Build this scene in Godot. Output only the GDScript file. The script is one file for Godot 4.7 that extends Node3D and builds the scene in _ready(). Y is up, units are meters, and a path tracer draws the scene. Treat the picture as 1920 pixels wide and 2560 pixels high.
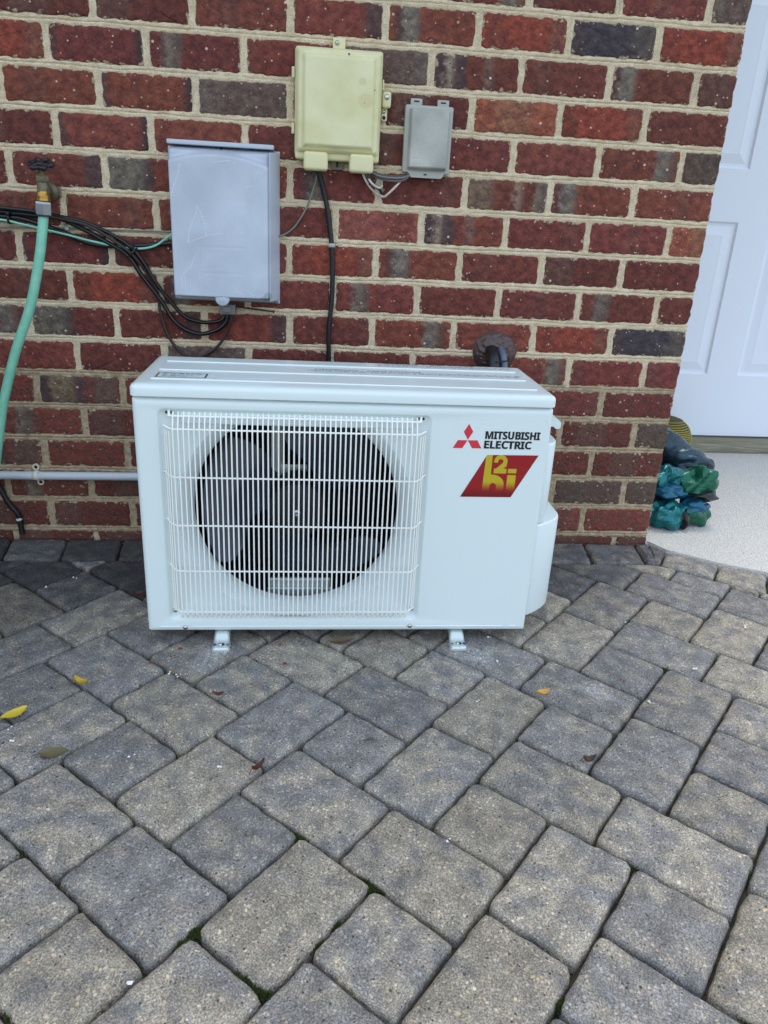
extends Node3D

# Unit origin (lower left corner of the front panel) in world space
const UX := -0.0386
const UZ := 0.5487
const COURSE := 0.0846
const Y15 := 0.025
const CORNER := 1.281

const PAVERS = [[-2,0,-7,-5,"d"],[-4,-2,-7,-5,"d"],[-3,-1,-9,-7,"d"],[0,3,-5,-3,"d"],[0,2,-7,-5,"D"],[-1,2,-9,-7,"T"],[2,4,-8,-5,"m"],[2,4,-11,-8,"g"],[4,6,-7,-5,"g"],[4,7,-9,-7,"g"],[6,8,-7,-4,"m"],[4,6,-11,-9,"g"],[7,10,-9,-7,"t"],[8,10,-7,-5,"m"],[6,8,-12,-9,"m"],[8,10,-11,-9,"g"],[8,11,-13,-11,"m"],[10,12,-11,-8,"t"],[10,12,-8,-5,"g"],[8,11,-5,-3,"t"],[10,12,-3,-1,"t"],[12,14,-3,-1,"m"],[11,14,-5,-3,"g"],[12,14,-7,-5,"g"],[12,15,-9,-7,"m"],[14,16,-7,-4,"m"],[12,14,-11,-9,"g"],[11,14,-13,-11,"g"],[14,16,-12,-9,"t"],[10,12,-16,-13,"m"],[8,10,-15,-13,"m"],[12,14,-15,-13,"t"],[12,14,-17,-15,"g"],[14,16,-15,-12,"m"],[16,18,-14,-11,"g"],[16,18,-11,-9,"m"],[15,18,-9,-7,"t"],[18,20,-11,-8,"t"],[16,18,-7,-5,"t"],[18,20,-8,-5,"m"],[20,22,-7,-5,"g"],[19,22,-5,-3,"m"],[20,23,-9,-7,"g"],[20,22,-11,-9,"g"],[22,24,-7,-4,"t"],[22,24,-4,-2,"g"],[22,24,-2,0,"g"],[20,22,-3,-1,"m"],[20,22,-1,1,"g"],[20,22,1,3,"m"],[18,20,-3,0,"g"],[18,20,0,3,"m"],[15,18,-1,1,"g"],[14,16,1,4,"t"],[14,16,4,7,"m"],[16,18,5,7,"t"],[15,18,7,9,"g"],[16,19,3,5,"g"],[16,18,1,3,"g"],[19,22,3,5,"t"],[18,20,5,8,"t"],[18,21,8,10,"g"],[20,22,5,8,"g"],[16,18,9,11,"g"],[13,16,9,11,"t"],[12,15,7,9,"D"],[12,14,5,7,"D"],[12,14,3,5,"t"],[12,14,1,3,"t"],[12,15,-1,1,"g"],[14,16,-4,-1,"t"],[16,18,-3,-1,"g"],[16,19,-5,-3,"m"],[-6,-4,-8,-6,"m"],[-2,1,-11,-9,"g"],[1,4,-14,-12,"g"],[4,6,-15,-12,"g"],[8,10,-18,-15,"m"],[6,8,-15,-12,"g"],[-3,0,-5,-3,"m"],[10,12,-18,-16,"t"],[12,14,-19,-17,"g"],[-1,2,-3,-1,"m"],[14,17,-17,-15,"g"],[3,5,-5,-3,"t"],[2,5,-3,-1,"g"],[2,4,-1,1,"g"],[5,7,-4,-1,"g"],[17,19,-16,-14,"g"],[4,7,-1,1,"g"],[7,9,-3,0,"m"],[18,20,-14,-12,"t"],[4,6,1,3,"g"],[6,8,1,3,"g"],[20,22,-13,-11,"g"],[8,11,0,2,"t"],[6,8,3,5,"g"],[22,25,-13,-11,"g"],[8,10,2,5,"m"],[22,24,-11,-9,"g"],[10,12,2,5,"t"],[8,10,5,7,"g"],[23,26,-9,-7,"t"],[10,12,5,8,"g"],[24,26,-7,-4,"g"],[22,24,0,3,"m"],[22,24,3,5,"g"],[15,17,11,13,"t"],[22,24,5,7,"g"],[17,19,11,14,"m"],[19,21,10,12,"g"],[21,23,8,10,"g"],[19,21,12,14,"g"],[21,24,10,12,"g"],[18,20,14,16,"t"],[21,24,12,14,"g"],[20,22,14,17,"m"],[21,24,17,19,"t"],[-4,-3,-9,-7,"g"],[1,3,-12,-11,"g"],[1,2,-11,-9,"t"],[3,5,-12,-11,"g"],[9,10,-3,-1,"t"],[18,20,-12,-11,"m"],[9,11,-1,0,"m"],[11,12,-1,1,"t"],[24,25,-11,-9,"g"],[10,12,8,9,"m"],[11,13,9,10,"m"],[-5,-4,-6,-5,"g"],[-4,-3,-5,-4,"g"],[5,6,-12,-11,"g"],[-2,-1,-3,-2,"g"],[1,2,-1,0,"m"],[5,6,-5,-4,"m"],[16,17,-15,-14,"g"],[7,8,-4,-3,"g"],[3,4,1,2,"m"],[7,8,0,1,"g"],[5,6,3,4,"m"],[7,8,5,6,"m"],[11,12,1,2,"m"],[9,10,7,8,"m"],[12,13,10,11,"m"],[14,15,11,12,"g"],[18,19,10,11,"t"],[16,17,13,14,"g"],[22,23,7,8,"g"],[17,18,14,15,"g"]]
const PAVERS_BEYOND = [[-5,-3,-24,-21,"g"],[-3,-1,-26,-23,"g"],[-1,2,-28,-26,"g"],[-9,-7,-19,-16,"m"],[-7,-4,-21,-19,"m"],[-13,-11,-14,-12,"g"],[-11,-9,-16,-13,"g"],[-1,1,-26,-23,"g"],[-7,-5,-19,-17,"t"],[-3,0,-23,-21,"t"],[2,5,-28,-26,"m"],[-9,-6,-16,-14,"g"],[-4,-1,-21,-19,"g"],[1,3,-26,-24,"g"],[-11,-9,-13,-11,"m"],[-5,-2,-19,-17,"m"],[-9,-6,-14,-12,"g"],[-6,-3,-17,-15,"g"],[0,3,-23,-21,"g"],[3,5,-26,-23,"g"],[5,7,-28,-26,"g"],[-1,1,-21,-19,"t"],[-9,-7,-12,-9,"g"],[-6,-3,-15,-13,"g"],[-2,0,-19,-17,"g"],[5,7,-26,-24,"g"],[7,10,-28,-26,"g"],[-3,-1,-17,-15,"m"],[1,3,-21,-19,"m"],[3,5,-23,-20,"m"],[-7,-4,-12,-10,"g"],[0,2,-19,-16,"g"],[5,8,-24,-22,"g"],[7,10,-26,-24,"g"],[-3,-1,-15,-13,"t"],[10,12,-28,-25,"m"],[-7,-4,-10,-8,"g"],[-4,-2,-13,-10,"g"],[-1,2,-16,-14,"g"],[2,4,-19,-17,"g"],[5,8,-22,-20,"g"],[4,6,-20,-17,"t"],[8,11,-24,-22,"t"],[12,14,-28,-26,"t"],[-2,1,-13,-11,"g"],[2,4,-17,-15,"g"],[6,9,-20,-18,"m"],[8,11,-22,-20,"m"],[11,14,-25,-23,"t"],[14,16,-28,-25,"m"],[4,6,-17,-15,"g"],[6,8,-18,-15,"t"],[11,13,-23,-21,"m"],[16,19,-28,-26,"t"],[9,11,-20,-18,"g"],[14,16,-25,-23,"g"],[11,14,-21,-19,"t"],[13,15,-23,-21,"t"],[16,18,-26,-23,"m"],[15,18,-23,-21,"m"],[18,21,-26,-24,"t"],[14,16,-21,-19,"g"],[18,20,-24,-21,"m"],[14,17,-19,-17,"g"],[16,19,-21,-19,"g"],[20,22,-24,-21,"t"],[17,19,-19,-16,"t"],[19,21,-21,-19,"t"],[22,24,-24,-21,"m"],[19,22,-19,-17,"m"],[21,23,-21,-19,"m"],[19,22,-17,-15,"t"],[23,25,-21,-19,"t"],[22,24,-19,-17,"g"],[25,27,-21,-18,"m"],[20,22,-15,-13,"g"],[22,25,-17,-15,"g"],[22,25,-15,-13,"g"],[25,27,-18,-15,"g"],[27,29,-19,-17,"m"],[25,27,-15,-13,"t"],[27,29,-17,-15,"t"],[25,27,-13,-10,"m"],[27,29,-15,-12,"m"],[29,31,-17,-15,"m"],[29,31,-15,-12,"t"],[27,30,-12,-10,"g"],[31,33,-16,-13,"g"],[26,28,-10,-7,"t"],[28,31,-10,-8,"m"],[30,33,-12,-10,"m"],[26,29,-7,-5,"g"],[33,35,-14,-12,"g"],[24,26,-4,-1,"t"],[26,28,-5,-3,"g"],[29,31,-8,-5,"g"],[31,33,-10,-8,"g"],[33,36,-12,-10,"g"],[24,26,-1,2,"g"],[26,29,-3,-1,"g"],[28,30,-5,-3,"g"],[31,34,-8,-6,"g"],[33,36,-10,-8,"g"],[26,29,-1,1,"g"],[30,32,-5,-2,"g"],[24,26,2,4,"m"],[32,34,-6,-3,"m"],[34,36,-8,-6,"m"],[26,28,1,3,"g"],[29,31,-2,0,"g"],[24,26,4,7,"t"],[34,36,-6,-4,"t"],[26,28,3,6,"g"],[28,30,1,4,"g"],[31,33,-2,0,"g"],[23,25,7,10,"t"],[30,33,0,2,"m"],[33,36,-3,-1,"t"],[25,27,7,9,"m"],[28,30,4,6,"t"],[30,33,2,4,"t"],[33,36,-1,1,"m"],[27,29,6,8,"g"],[24,27,10,12,"m"],[30,32,4,6,"m"],[33,35,1,4,"t"],[27,30,8,10,"g"],[29,31,6,8,"g"],[22,24,14,17,"t"],[24,27,12,14,"t"],[32,35,4,6,"t"],[27,29,10,12,"g"],[31,33,6,9,"g"],[24,26,14,16,"m"],[27,29,12,15,"g"],[29,32,10,12,"g"],[33,36,6,8,"g"],[24,27,16,18,"t"],[29,32,12,14,"g"],[32,35,9,11,"g"],[23,26,19,21,"t"],[27,29,15,18,"t"],[29,32,14,16,"g"],[32,34,11,13,"g"],[26,28,18,20,"t"],[32,34,13,15,"g"],[34,36,11,13,"g"],[1,3,-24,-23,"g"],[-6,-4,-13,-12,"g"],[-1,1,-14,-13,"g"],[-4,-2,-10,-9,"m"],[12,14,-26,-25,"m"],[2,4,-15,-14,"g"],[19,20,-28,-26,"g"],[21,22,-26,-24,"g"],[24,25,-23,-21,"g"],[24,25,-19,-17,"g"],[31,33,-13,-12,"t"],[34,36,-4,-3,"m"],[25,27,9,10,"t"],[35,36,1,3,"m"],[30,31,8,10,"m"],[35,36,3,5,"t"],[26,27,14,16,"t"],[33,35,8,9,"g"],[24,26,18,19,"m"],[35,36,8,10,"g"],[24,26,21,22,"g"],[29,31,16,17,"g"],[-4,-3,-25,-24,"g"],[-2,-1,-27,-26,"g"],[-8,-7,-20,-19,"t"],[-6,-5,-22,-21,"t"],[-12,-11,-15,-14,"g"],[-10,-9,-17,-16,"g"],[-12,-11,-12,-11,"t"],[-7,-6,-17,-16,"m"],[-10,-9,-11,-10,"g"],[-1,0,-17,-16,"t"],[-8,-7,-9,-8,"g"],[3,4,-20,-19,"g"],[-7,-6,-8,-7,"g"],[10,11,-25,-24,"g"],[11,12,-19,-18,"m"],[20,21,-27,-26,"g"],[22,23,-25,-24,"g"],[25,26,-22,-21,"g"],[19,20,-15,-14,"m"],[27,28,-20,-19,"g"],[29,30,-18,-17,"g"],[31,32,-17,-16,"t"],[25,26,-10,-9,"g"],[33,34,-15,-14,"t"],[28,29,-8,-7,"t"],[35,36,-13,-12,"t"],[31,32,-6,-5,"g"],[29,30,-3,-2,"t"],[29,30,0,1,"g"],[32,33,-3,-2,"g"],[26,27,6,7,"t"],[19,20,16,17,"g"],[20,21,17,18,"g"],[31,32,9,10,"m"],[35,36,5,6,"m"],[22,23,19,20,"g"],[35,36,10,11,"g"],[26,27,20,21,"m"],[28,29,18,19,"m"],[29,30,17,18,"t"],[34,35,13,14,"g"]]

# corner-to-left brick looks of each course, top course first (course -2 .. 15)
const LOOKS := {
	-1: "krrRrrr", 0: "obolBrddr", 1: "dlrskrcEo", 2: "roOdrkErr", 3: "KRrrdrrEd",
	4: "rlarlrLBr", 5: "Orrsprrrr", 6: "rdrlorEEr", 7: "rcrrcrlor", 8: "borRrBBLR",
	9: "rrRrrrkrr", 10: "rrrrrrrSr", 11: "Kdddddddc", 12: "dcdddddrS", 13: "KKddddddc",
	14: "rrdrrrddd", 15: "ddddddddd"}

var noise := FastNoiseLite.new()
var noise2 := FastNoiseLite.new()
var rng := RandomNumberGenerator.new()
var taken := {}
var M := {}

# ------------------------------------------------------------------ helpers
func lin(r: float, g: float, b: float) -> Color:
	return Color(r, g, b).linear_to_srgb()

func rgb(r: int, g: int, b: int) -> Color:
	return Color(r / 255.0, g / 255.0, b / 255.0)

func mat(c: Color, rough := 0.6, metal := 0.0) -> StandardMaterial3D:
	var m := StandardMaterial3D.new()
	m.albedo_color = c
	m.roughness = rough
	m.metallic = metal
	return m

func numbered(called: String) -> String:
	if not taken.has(called):
		taken[called] = 0
		return called
	taken[called] += 1
	return "%s_%03d" % [called, taken[called]]

func thing(called: String, label: String, category: String, at := Vector3.ZERO, group := "") -> Node3D:
	var o := Node3D.new()
	o.name = numbered(called)
	add_child(o)
	o.position = at
	o.set_meta("label", label)
	o.set_meta("category", category)
	if group != "":
		o.set_meta("group", group)
	return o

func setting(called: String) -> Node3D:
	var o := Node3D.new()
	o.name = numbered(called)
	add_child(o)
	o.set_meta("kind", "structure")
	return o

func part(parent: Node, called: String, mesh: Mesh, m: Material) -> MeshInstance3D:
	var o := MeshInstance3D.new()
	o.name = called
	o.mesh = mesh
	o.material_override = m
	parent.add_child(o, true)
	return o

func begin() -> SurfaceTool:
	var st := SurfaceTool.new()
	st.begin(Mesh.PRIMITIVE_TRIANGLES)
	return st

func done(st: SurfaceTool) -> ArrayMesh:
	st.generate_normals()
	return st.commit()

# a, b, c, d counter-clockwise as seen from outside
func q4(st: SurfaceTool, a: Vector3, b: Vector3, c: Vector3, d: Vector3) -> void:
	for p in [a, c, b, a, d, c]:
		st.add_vertex(p)

func q4uv(st: SurfaceTool, a: Vector3, b: Vector3, c: Vector3, d: Vector3, r := Rect2(0, 0, 1, 1)) -> void:
	var e := r.end
	var ps := [[a, Vector2(r.position.x, e.y)], [c, Vector2(e.x, r.position.y)], [b, Vector2(e.x, e.y)], [a, Vector2(r.position.x, e.y)], [d, r.position], [c, Vector2(e.x, r.position.y)]]
	for p in ps:
		st.set_uv(p[1])
		st.add_vertex(p[0])

func tri(st: SurfaceTool, a: Vector3, b: Vector3, c: Vector3) -> void:
	for p in [a, c, b]:
		st.add_vertex(p)

func box(st: SurfaceTool, lo: Vector3, hi: Vector3) -> void:
	st.set_smooth_group(-1)
	var v := []
	for i in 8:
		v.append(Vector3(hi.x if i & 1 else lo.x, hi.y if i & 2 else lo.y, hi.z if i & 4 else lo.z))
	q4(st, v[4], v[5], v[7], v[6])
	q4(st, v[1], v[0], v[2], v[3])
	q4(st, v[0], v[4], v[6], v[2])
	q4(st, v[5], v[1], v[3], v[7])
	q4(st, v[6], v[7], v[3], v[2])
	q4(st, v[0], v[1], v[5], v[4])

func box_mesh(lo: Vector3, hi: Vector3) -> ArrayMesh:
	var st := begin()
	box(st, lo, hi)
	return done(st)

# box with rounded edges
func rbox(st: SurfaceTool, lo: Vector3, hi: Vector3, r: float, seg := 3) -> void:
	st.set_smooth_group(0)
	var c := (lo + hi) * 0.5
	var h := (hi - lo) * 0.5
	r = minf(r, minf(h.x, minf(h.y, h.z)) * 0.99)
	var inner := h - Vector3(r, r, r)
	var steps := []
	for i in seg + 1:
		steps.append([-1.0, tan((-1.0 + float(i) / seg) * PI / 4.0)])
	for i in seg + 1:
		steps.append([1.0, tan(float(i) / seg * PI / 4.0)])
	var axes := [[Vector3.RIGHT, Vector3.UP, Vector3.BACK], [Vector3.LEFT, Vector3.UP, Vector3.FORWARD], [Vector3.FORWARD, Vector3.UP, Vector3.RIGHT], [Vector3.BACK, Vector3.UP, Vector3.LEFT], [Vector3.RIGHT, Vector3.FORWARD, Vector3.UP], [Vector3.RIGHT, Vector3.BACK, Vector3.DOWN]]
	for ax in axes:
		var n := steps.size()
		var grid := []
		for j in n:
			for i in n:
				var core: Vector3 = ax[0] * steps[i][0] + ax[1] * steps[j][0] + ax[2]
				core = core * inner
				var d: Vector3 = ax[0] * steps[i][1] + ax[1] * steps[j][1] + ax[2]
				grid.append(c + core + d.normalized() * r)
		for j in n - 1:
			for i in n - 1:
				q4(st, grid[j * n + i], grid[j * n + i + 1], grid[(j + 1) * n + i + 1], grid[(j + 1) * n + i])

func rbox_mesh(lo: Vector3, hi: Vector3, r: float, seg := 3) -> ArrayMesh:
	var st := begin()
	rbox(st, lo, hi, r, seg)
	return done(st)

# surface from a function of (u, v) in 0..1; u to the right and v up as seen from outside
func sheet(st: SurfaceTool, nu: int, nv: int, f: Callable, group := 0) -> void:
	st.set_smooth_group(group)
	var g := PackedVector3Array()
	for j in nv + 1:
		for i in nu + 1:
			g.append(f.call(float(i) / nu, float(j) / nv))
	for j in nv:
		for i in nu:
			var a := j * (nu + 1) + i
			q4(st, g[a], g[a + 1], g[a + nu + 2], g[a + nu + 1])

func smooth_path(pts: Array, per := 6) -> PackedVector3Array:
	var out := PackedVector3Array()
	var n := pts.size()
	for i in n - 1:
		var p0: Vector3 = pts[maxi(i - 1, 0)]
		var p1: Vector3 = pts[i]
		var p2: Vector3 = pts[i + 1]
		var p3: Vector3 = pts[mini(i + 2, n - 1)]
		for k in per:
			out.append(p1.cubic_interpolate(p2, p0, p3, float(k) / per))
	out.append(pts[n - 1])
	return out

func tube(st: SurfaceTool, path: PackedVector3Array, r: float, sides := 10, r_end := -1.0, cap := true) -> void:
	st.set_smooth_group(0)
	var n := path.size()
	var up := Vector3(0.13, 0.99, 0.07)
	var t0 := (path[1] - path[0]).normalized()
	if absf(t0.dot(up)) > 0.95:
		up = Vector3(0.9, 0.1, 0.42)
	var x := up.cross(t0).normalized()
	var rings := []
	for i in n:
		var t := (path[mini(i + 1, n - 1)] - path[maxi(i - 1, 0)]).normalized()
		x = (x - t * x.dot(t)).normalized()
		var y := t.cross(x)
		var rr := r if r_end < 0.0 else lerpf(r, r_end, float(i) / (n - 1))
		var ring := PackedVector3Array()
		for k in sides:
			var a := TAU * k / sides
			ring.append(path[i] + (x * cos(a) + y * sin(a)) * rr)
		rings.append(ring)
	for i in n - 1:
		for k in sides:
			var k2 := (k + 1) % sides
			q4(st, rings[i][k], rings[i][k2], rings[i + 1][k2], rings[i + 1][k])
	if cap:
		st.set_smooth_group(-1)
		for k in sides:
			var k2 := (k + 1) % sides
			tri(st, path[0], rings[0][k2], rings[0][k])
			tri(st, path[n - 1], rings[n - 1][k], rings[n - 1][k2])

func tube_mesh(path: PackedVector3Array, r: float, sides := 10, r_end := -1.0) -> ArrayMesh:
	var st := begin()
	tube(st, path, r, sides, r_end)
	return done(st)

# profile of Vector2(radius, height) turned about +Y, bottom to top on the outside
func lathe(st: SurfaceTool, prof: Array, sides := 24, xf := Transform3D.IDENTITY, smooth := true) -> void:
	st.set_smooth_group(0 if smooth else -1)
	for i in prof.size() - 1:
		for k in sides:
			var a0 := TAU * k / sides
			var a1 := TAU * (k + 1) / sides
			var p: Vector2 = prof[i]
			var q: Vector2 = prof[i + 1]
			var v0 := xf * Vector3(p.x * sin(a0), p.y, p.x * cos(a0))
			var v1 := xf * Vector3(p.x * sin(a1), p.y, p.x * cos(a1))
			var v2 := xf * Vector3(q.x * sin(a1), q.y, q.x * cos(a1))
			var v3 := xf * Vector3(q.x * sin(a0), q.y, q.x * cos(a0))
			if p.x < 1e-6:
				tri(st, v0, v2, v3)
			elif q.x < 1e-6:
				tri(st, v0, v1, v2)
			else:
				q4(st, v0, v1, v2, v3)

func lathe_mesh(prof: Array, sides := 24, xf := Transform3D.IDENTITY, smooth := true) -> ArrayMesh:
	var st := begin()
	lathe(st, prof, sides, xf, smooth)
	return done(st)

# transform that turns local +Y into the given axis
func along(axis: Vector3, at: Vector3) -> Transform3D:
	var y := axis.normalized()
	var x := y.cross(Vector3(0.02, 0.03, 1.0)).normalized()
	if absf(y.z) > 0.9:
		x = Vector3.RIGHT
		x = (x - y * x.dot(y)).normalized()
	return Transform3D(Basis(x, y, x.cross(y)), at)

func prism(st: SurfaceTool, poly: PackedVector2Array, z0: float, z1: float, xf := Transform3D.IDENTITY) -> void:
	st.set_smooth_group(-1)
	if Geometry2D.is_polygon_clockwise(poly):
		poly.reverse()
	var ix := Geometry2D.triangulate_polygon(poly)
	for i in range(0, ix.size(), 3):
		var a := poly[ix[i]]
		var b := poly[ix[i + 1]]
		var c := poly[ix[i + 2]]
		if (b - a).cross(c - a) < 0.0:
			var s := b
			b = c
			c = s
		tri(st, xf * Vector3(a.x, a.y, z1), xf * Vector3(b.x, b.y, z1), xf * Vector3(c.x, c.y, z1))
		tri(st, xf * Vector3(a.x, a.y, z0), xf * Vector3(c.x, c.y, z0), xf * Vector3(b.x, b.y, z0))
	var n := poly.size()
	for i in n:
		var a := poly[i]
		var b := poly[(i + 1) % n]
		q4(st, xf * Vector3(a.x, a.y, z0), xf * Vector3(b.x, b.y, z0), xf * Vector3(b.x, b.y, z1), xf * Vector3(a.x, a.y, z1))

func prism_mesh(poly: PackedVector2Array, z0: float, z1: float, xf := Transform3D.IDENTITY) -> ArrayMesh:
	var st := begin()
	prism(st, poly, z0, z1, xf)
	return done(st)

func circle(c: Vector2, r: float, n := 24) -> PackedVector2Array:
	var p := PackedVector2Array()
	for i in n:
		p.append(c + Vector2(cos(TAU * i / n), sin(TAU * i / n)) * r)
	return p

# A worn block (brick, paver) from a counter-clockwise outline in its face plane.
# opt: n, round, profile [Vector2(inset, drop)...] from the rim inwards, depth, wob, bump, basis, origin, seed, color, uv
func block(st: SurfaceTool, base: int, outline: PackedVector2Array, opt: Dictionary) -> int:
	var n: int = opt.n
	# round the corners
	var soft := PackedVector2Array()
	var m := outline.size()
	for i in m:
		var p := outline[i]
		var a := outline[(i + m - 1) % m] - p
		var b := outline[(i + 1) % m] - p
		var rc := minf(opt.round * rng.randf_range(0.35, 1.7), 0.4 * minf(a.length(), b.length()))
		a = p + a.normalized() * rc
		b = p + b.normalized() * rc
		for k in 5:
			var t := k / 4.0
			soft.append(a.lerp(p, t).lerp(p.lerp(b, t), t))
	# even samples round the rim
	var total := 0.0
	for i in soft.size():
		total += soft[i].distance_to(soft[(i + 1) % soft.size()])
	var rim := PackedVector2Array()
	var seg := 0
	var acc := 0.0
	var run := soft[0].distance_to(soft[1])
	for i in n:
		var want := total * i / n
		while acc + run < want:
			acc += run
			seg += 1
			run = soft[seg % soft.size()].distance_to(soft[(seg + 1) % soft.size()])
		rim.append(soft[seg % soft.size()].lerp(soft[(seg + 1) % soft.size()], (want - acc) / maxf(run, 1e-6)))
	var mid := Vector2.ZERO
	for p in rim:
		mid += p
	mid /= n
	var inr := 1.0
	for p in rim:
		inr = minf(inr, p.distance_to(mid))
	var nor := PackedVector2Array()
	for i in n:
		var t := rim[(i + 1) % n] - rim[(i + n - 1) % n]
		nor.append(Vector2(t.y, -t.x).normalized())
	var sd: float = opt.seed
	for i in n:
		var w := noise.get_noise_2d(rim[i].x * 9000.0 * opt.get("wobf", 0.012) + sd, rim[i].y * 9000.0 * opt.get("wobf", 0.012) - sd)
		var w2 := noise.get_noise_2d(rim[i].x * 600.0 + sd * 3.0, rim[i].y * 600.0)
		rim[i] += nor[i] * (-absf(w) * opt.wob * 1.6 + w2 * opt.wob * 0.5)
	var bas: Basis = opt.basis
	var org: Vector3 = opt.origin
	var rings := 0
	var top := PackedVector2Array()
	var levels := [[-1.0, -opt.depth]]
	for pr in opt.profile:
		levels.append([minf(pr.x, inr * 0.5), -pr.y])
	var fills: Array = opt.get("fill", [0.3, 0.62])
	var tilt := Vector2(rng.randf_range(-1, 1), rng.randf_range(-1, 1)) * float(opt.get("tilt", 0.0))
	for lv in levels:
		for i in n:
			var reach := maxf(nor[i].dot(rim[i] - mid), 0.006)
			var p := rim[i].lerp(mid, minf(maxf(lv[0], 0.0) / reach, 0.6))
			var h: float = lv[1]
			if rings > 1:
				h += noise2.get_noise_2d(p.x * 420.0 + sd * 7.0, p.y * 420.0) * opt.bump
			h += tilt.dot(p - mid)
			_bv(st, p, h, bas, org, opt, nor[i] * -lv[1])
			if rings == levels.size() - 1:
				top.append(p)
		rings += 1
	for f in fills:
		for i in n:
			var p := top[i].lerp(mid, f)
			var h := noise2.get_noise_2d(p.x * 420.0 + sd * 7.0, p.y * 420.0) * float(opt.bump) + tilt.dot(p - mid)
			_bv(st, p, h, bas, org, opt)
		rings += 1
	_bv(st, mid, noise2.get_noise_2d(mid.x * 420.0 + sd * 7.0, mid.y * 420.0) * float(opt.bump), bas, org, opt)
	for r in rings - 1:
		for i in n:
			var i2 := (i + 1) % n
			var a := base + r * n + i
			var b := base + r * n + i2
			var c := base + (r + 1) * n + i2
			var d := base + (r + 1) * n + i
			for k in [a, c, b, a, d, c]:
				st.add_index(k)
	var ce := base + rings * n
	for i in n:
		for k in [base + (rings - 1) * n + i, ce, base + (rings - 1) * n + (i + 1) % n]:
			st.add_index(k)
	return ce + 1

func _bv(st: SurfaceTool, p: Vector2, h: float, bas: Basis, org: Vector3, opt: Dictionary, roll := Vector2.ZERO) -> void:
	if opt.has("color"):
		st.set_color(opt.color.call(p))
	st.set_uv(opt.uv.call(p + roll * float(opt.get("unroll", 0.0))))
	st.add_vertex(org + bas * Vector3(p.x, p.y, h))

# ------------------------------------------------------------------ textures
func noise_bytes(size: int, freq: float, seed_: int, oct := 3, type := FastNoiseLite.TYPE_VALUE_CUBIC) -> PackedByteArray:
	return noise_image(size, freq, seed_, oct, type).get_data()

func noise_image(size: int, freq: float, seed_: int, oct := 3, type := FastNoiseLite.TYPE_VALUE_CUBIC) -> Image:
	var f := FastNoiseLite.new()
	f.noise_type = type
	f.seed = seed_
	f.frequency = freq
	f.fractal_octaves = oct
	return f.get_seamless_image(size, size) if size <= 512 else f.get_image(size, size)

func normal_tex(size: int, freq: float, seed_: int, oct: int, strength: float) -> ImageTexture:
	var im := noise_image(size, freq, seed_, oct)
	im.convert(Image.FORMAT_RGBA8)
	im.bump_map_to_normal_map(strength)
	return ImageTexture.create_from_image(im)

func tex(im: Image) -> ImageTexture:
	im.generate_mipmaps()
	return ImageTexture.create_from_image(im)

# grey sand and coloured grit, for pavers and concrete; average about 0.5 in linear light
func grit_texture(size: int, specks: int, pits: int, base: int, spread: float, tints: Array, seed_: int, big := 2.2) -> ImageTexture:
	var im := noise_image(size, 0.42, seed_, 2)
	im.convert(Image.FORMAT_RGB8)
	im.adjust_bcs(1.0, spread, 1.0)
	im.adjust_bcs(base / 128.0, 1.0, 1.0)
	var d := im.get_data()
	var r := RandomNumberGenerator.new()
	r.seed = seed_
	for s in specks + pits:
		var pit := s >= specks
		var rad := 0.55 + pow(r.randf(), 2.4) * big
		if pit:
			rad = 0.5 + pow(r.randf(), 2.5) * big * 0.8
		var cx := r.randi_range(4, size - 5)
		var cy := r.randi_range(4, size - 5)
		var ex := r.randf_range(0.6, 1.5)
		var c: Color = tints[r.randi() % tints.size()]
		if pit:
			c = Color(0.27, 0.27, 0.28)
		var k := r.randf_range(0.45, 1.0)
		var ri := ceili(rad * 1.5)
		for y in range(-ri, ri + 1):
			for x in range(-ri, ri + 1):
				if x * x * ex + y * y / ex <= rad * rad:
					var px := clampi(cx + x, 0, size - 1)
					var py := clampi(cy + y, 0, size - 1)
					var o := (py * size + px) * 3
					d[o] = int(lerpf(d[o], c.r8, k))
					d[o + 1] = int(lerpf(d[o + 1], c.g8, k))
					d[o + 2] = int(lerpf(d[o + 2], c.b8, k))
	return tex(Image.create_from_data(size, size, false, Image.FORMAT_RGB8, d))

# two-tone mottled texture
func mottle(size: int, a: Color, b: Color, f0: float, f1: float, mixf: float, seed_: int) -> ImageTexture:
	var n0 := noise_bytes(size, f0, seed_, 3)
	var n1 := noise_bytes(size, f1, seed_ + 1, 3)
	var d := PackedByteArray()
	d.resize(size * size * 3)
	for i in size * size:
		var t := clampf(((n0[i] - 128.0) * (1.0 - mixf) + (n1[i] - 128.0) * mixf) / 150.0 + 0.5, 0.0, 1.0)
		d[i * 3] = int(lerpf(a.r8, b.r8, t))
		d[i * 3 + 1] = int(lerpf(a.g8, b.g8, t))
		d[i * 3 + 2] = int(lerpf(a.b8, b.b8, t))
	return tex(Image.create_from_data(size, size, false, Image.FORMAT_RGB8, d))

func tri_mat(t: Texture2D, scale: float, rough: float, nrm: Texture2D = null, ns := 1.0) -> StandardMaterial3D:
	var m := StandardMaterial3D.new()
	m.albedo_texture = t
	m.roughness = rough
	m.uv1_triplanar = true
	m.uv1_world_triplanar = true
	m.uv1_scale = Vector3.ONE * scale
	if nrm:
		m.normal_enabled = true
		m.normal_texture = nrm
		m.normal_scale = ns
	return m

const TW := 176
const TH := 72
const ACOLS := 11
var atlas_data := PackedByteArray()
var fine: PackedByteArray
var coarse: PackedByteArray
var tiles := 0

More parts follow.
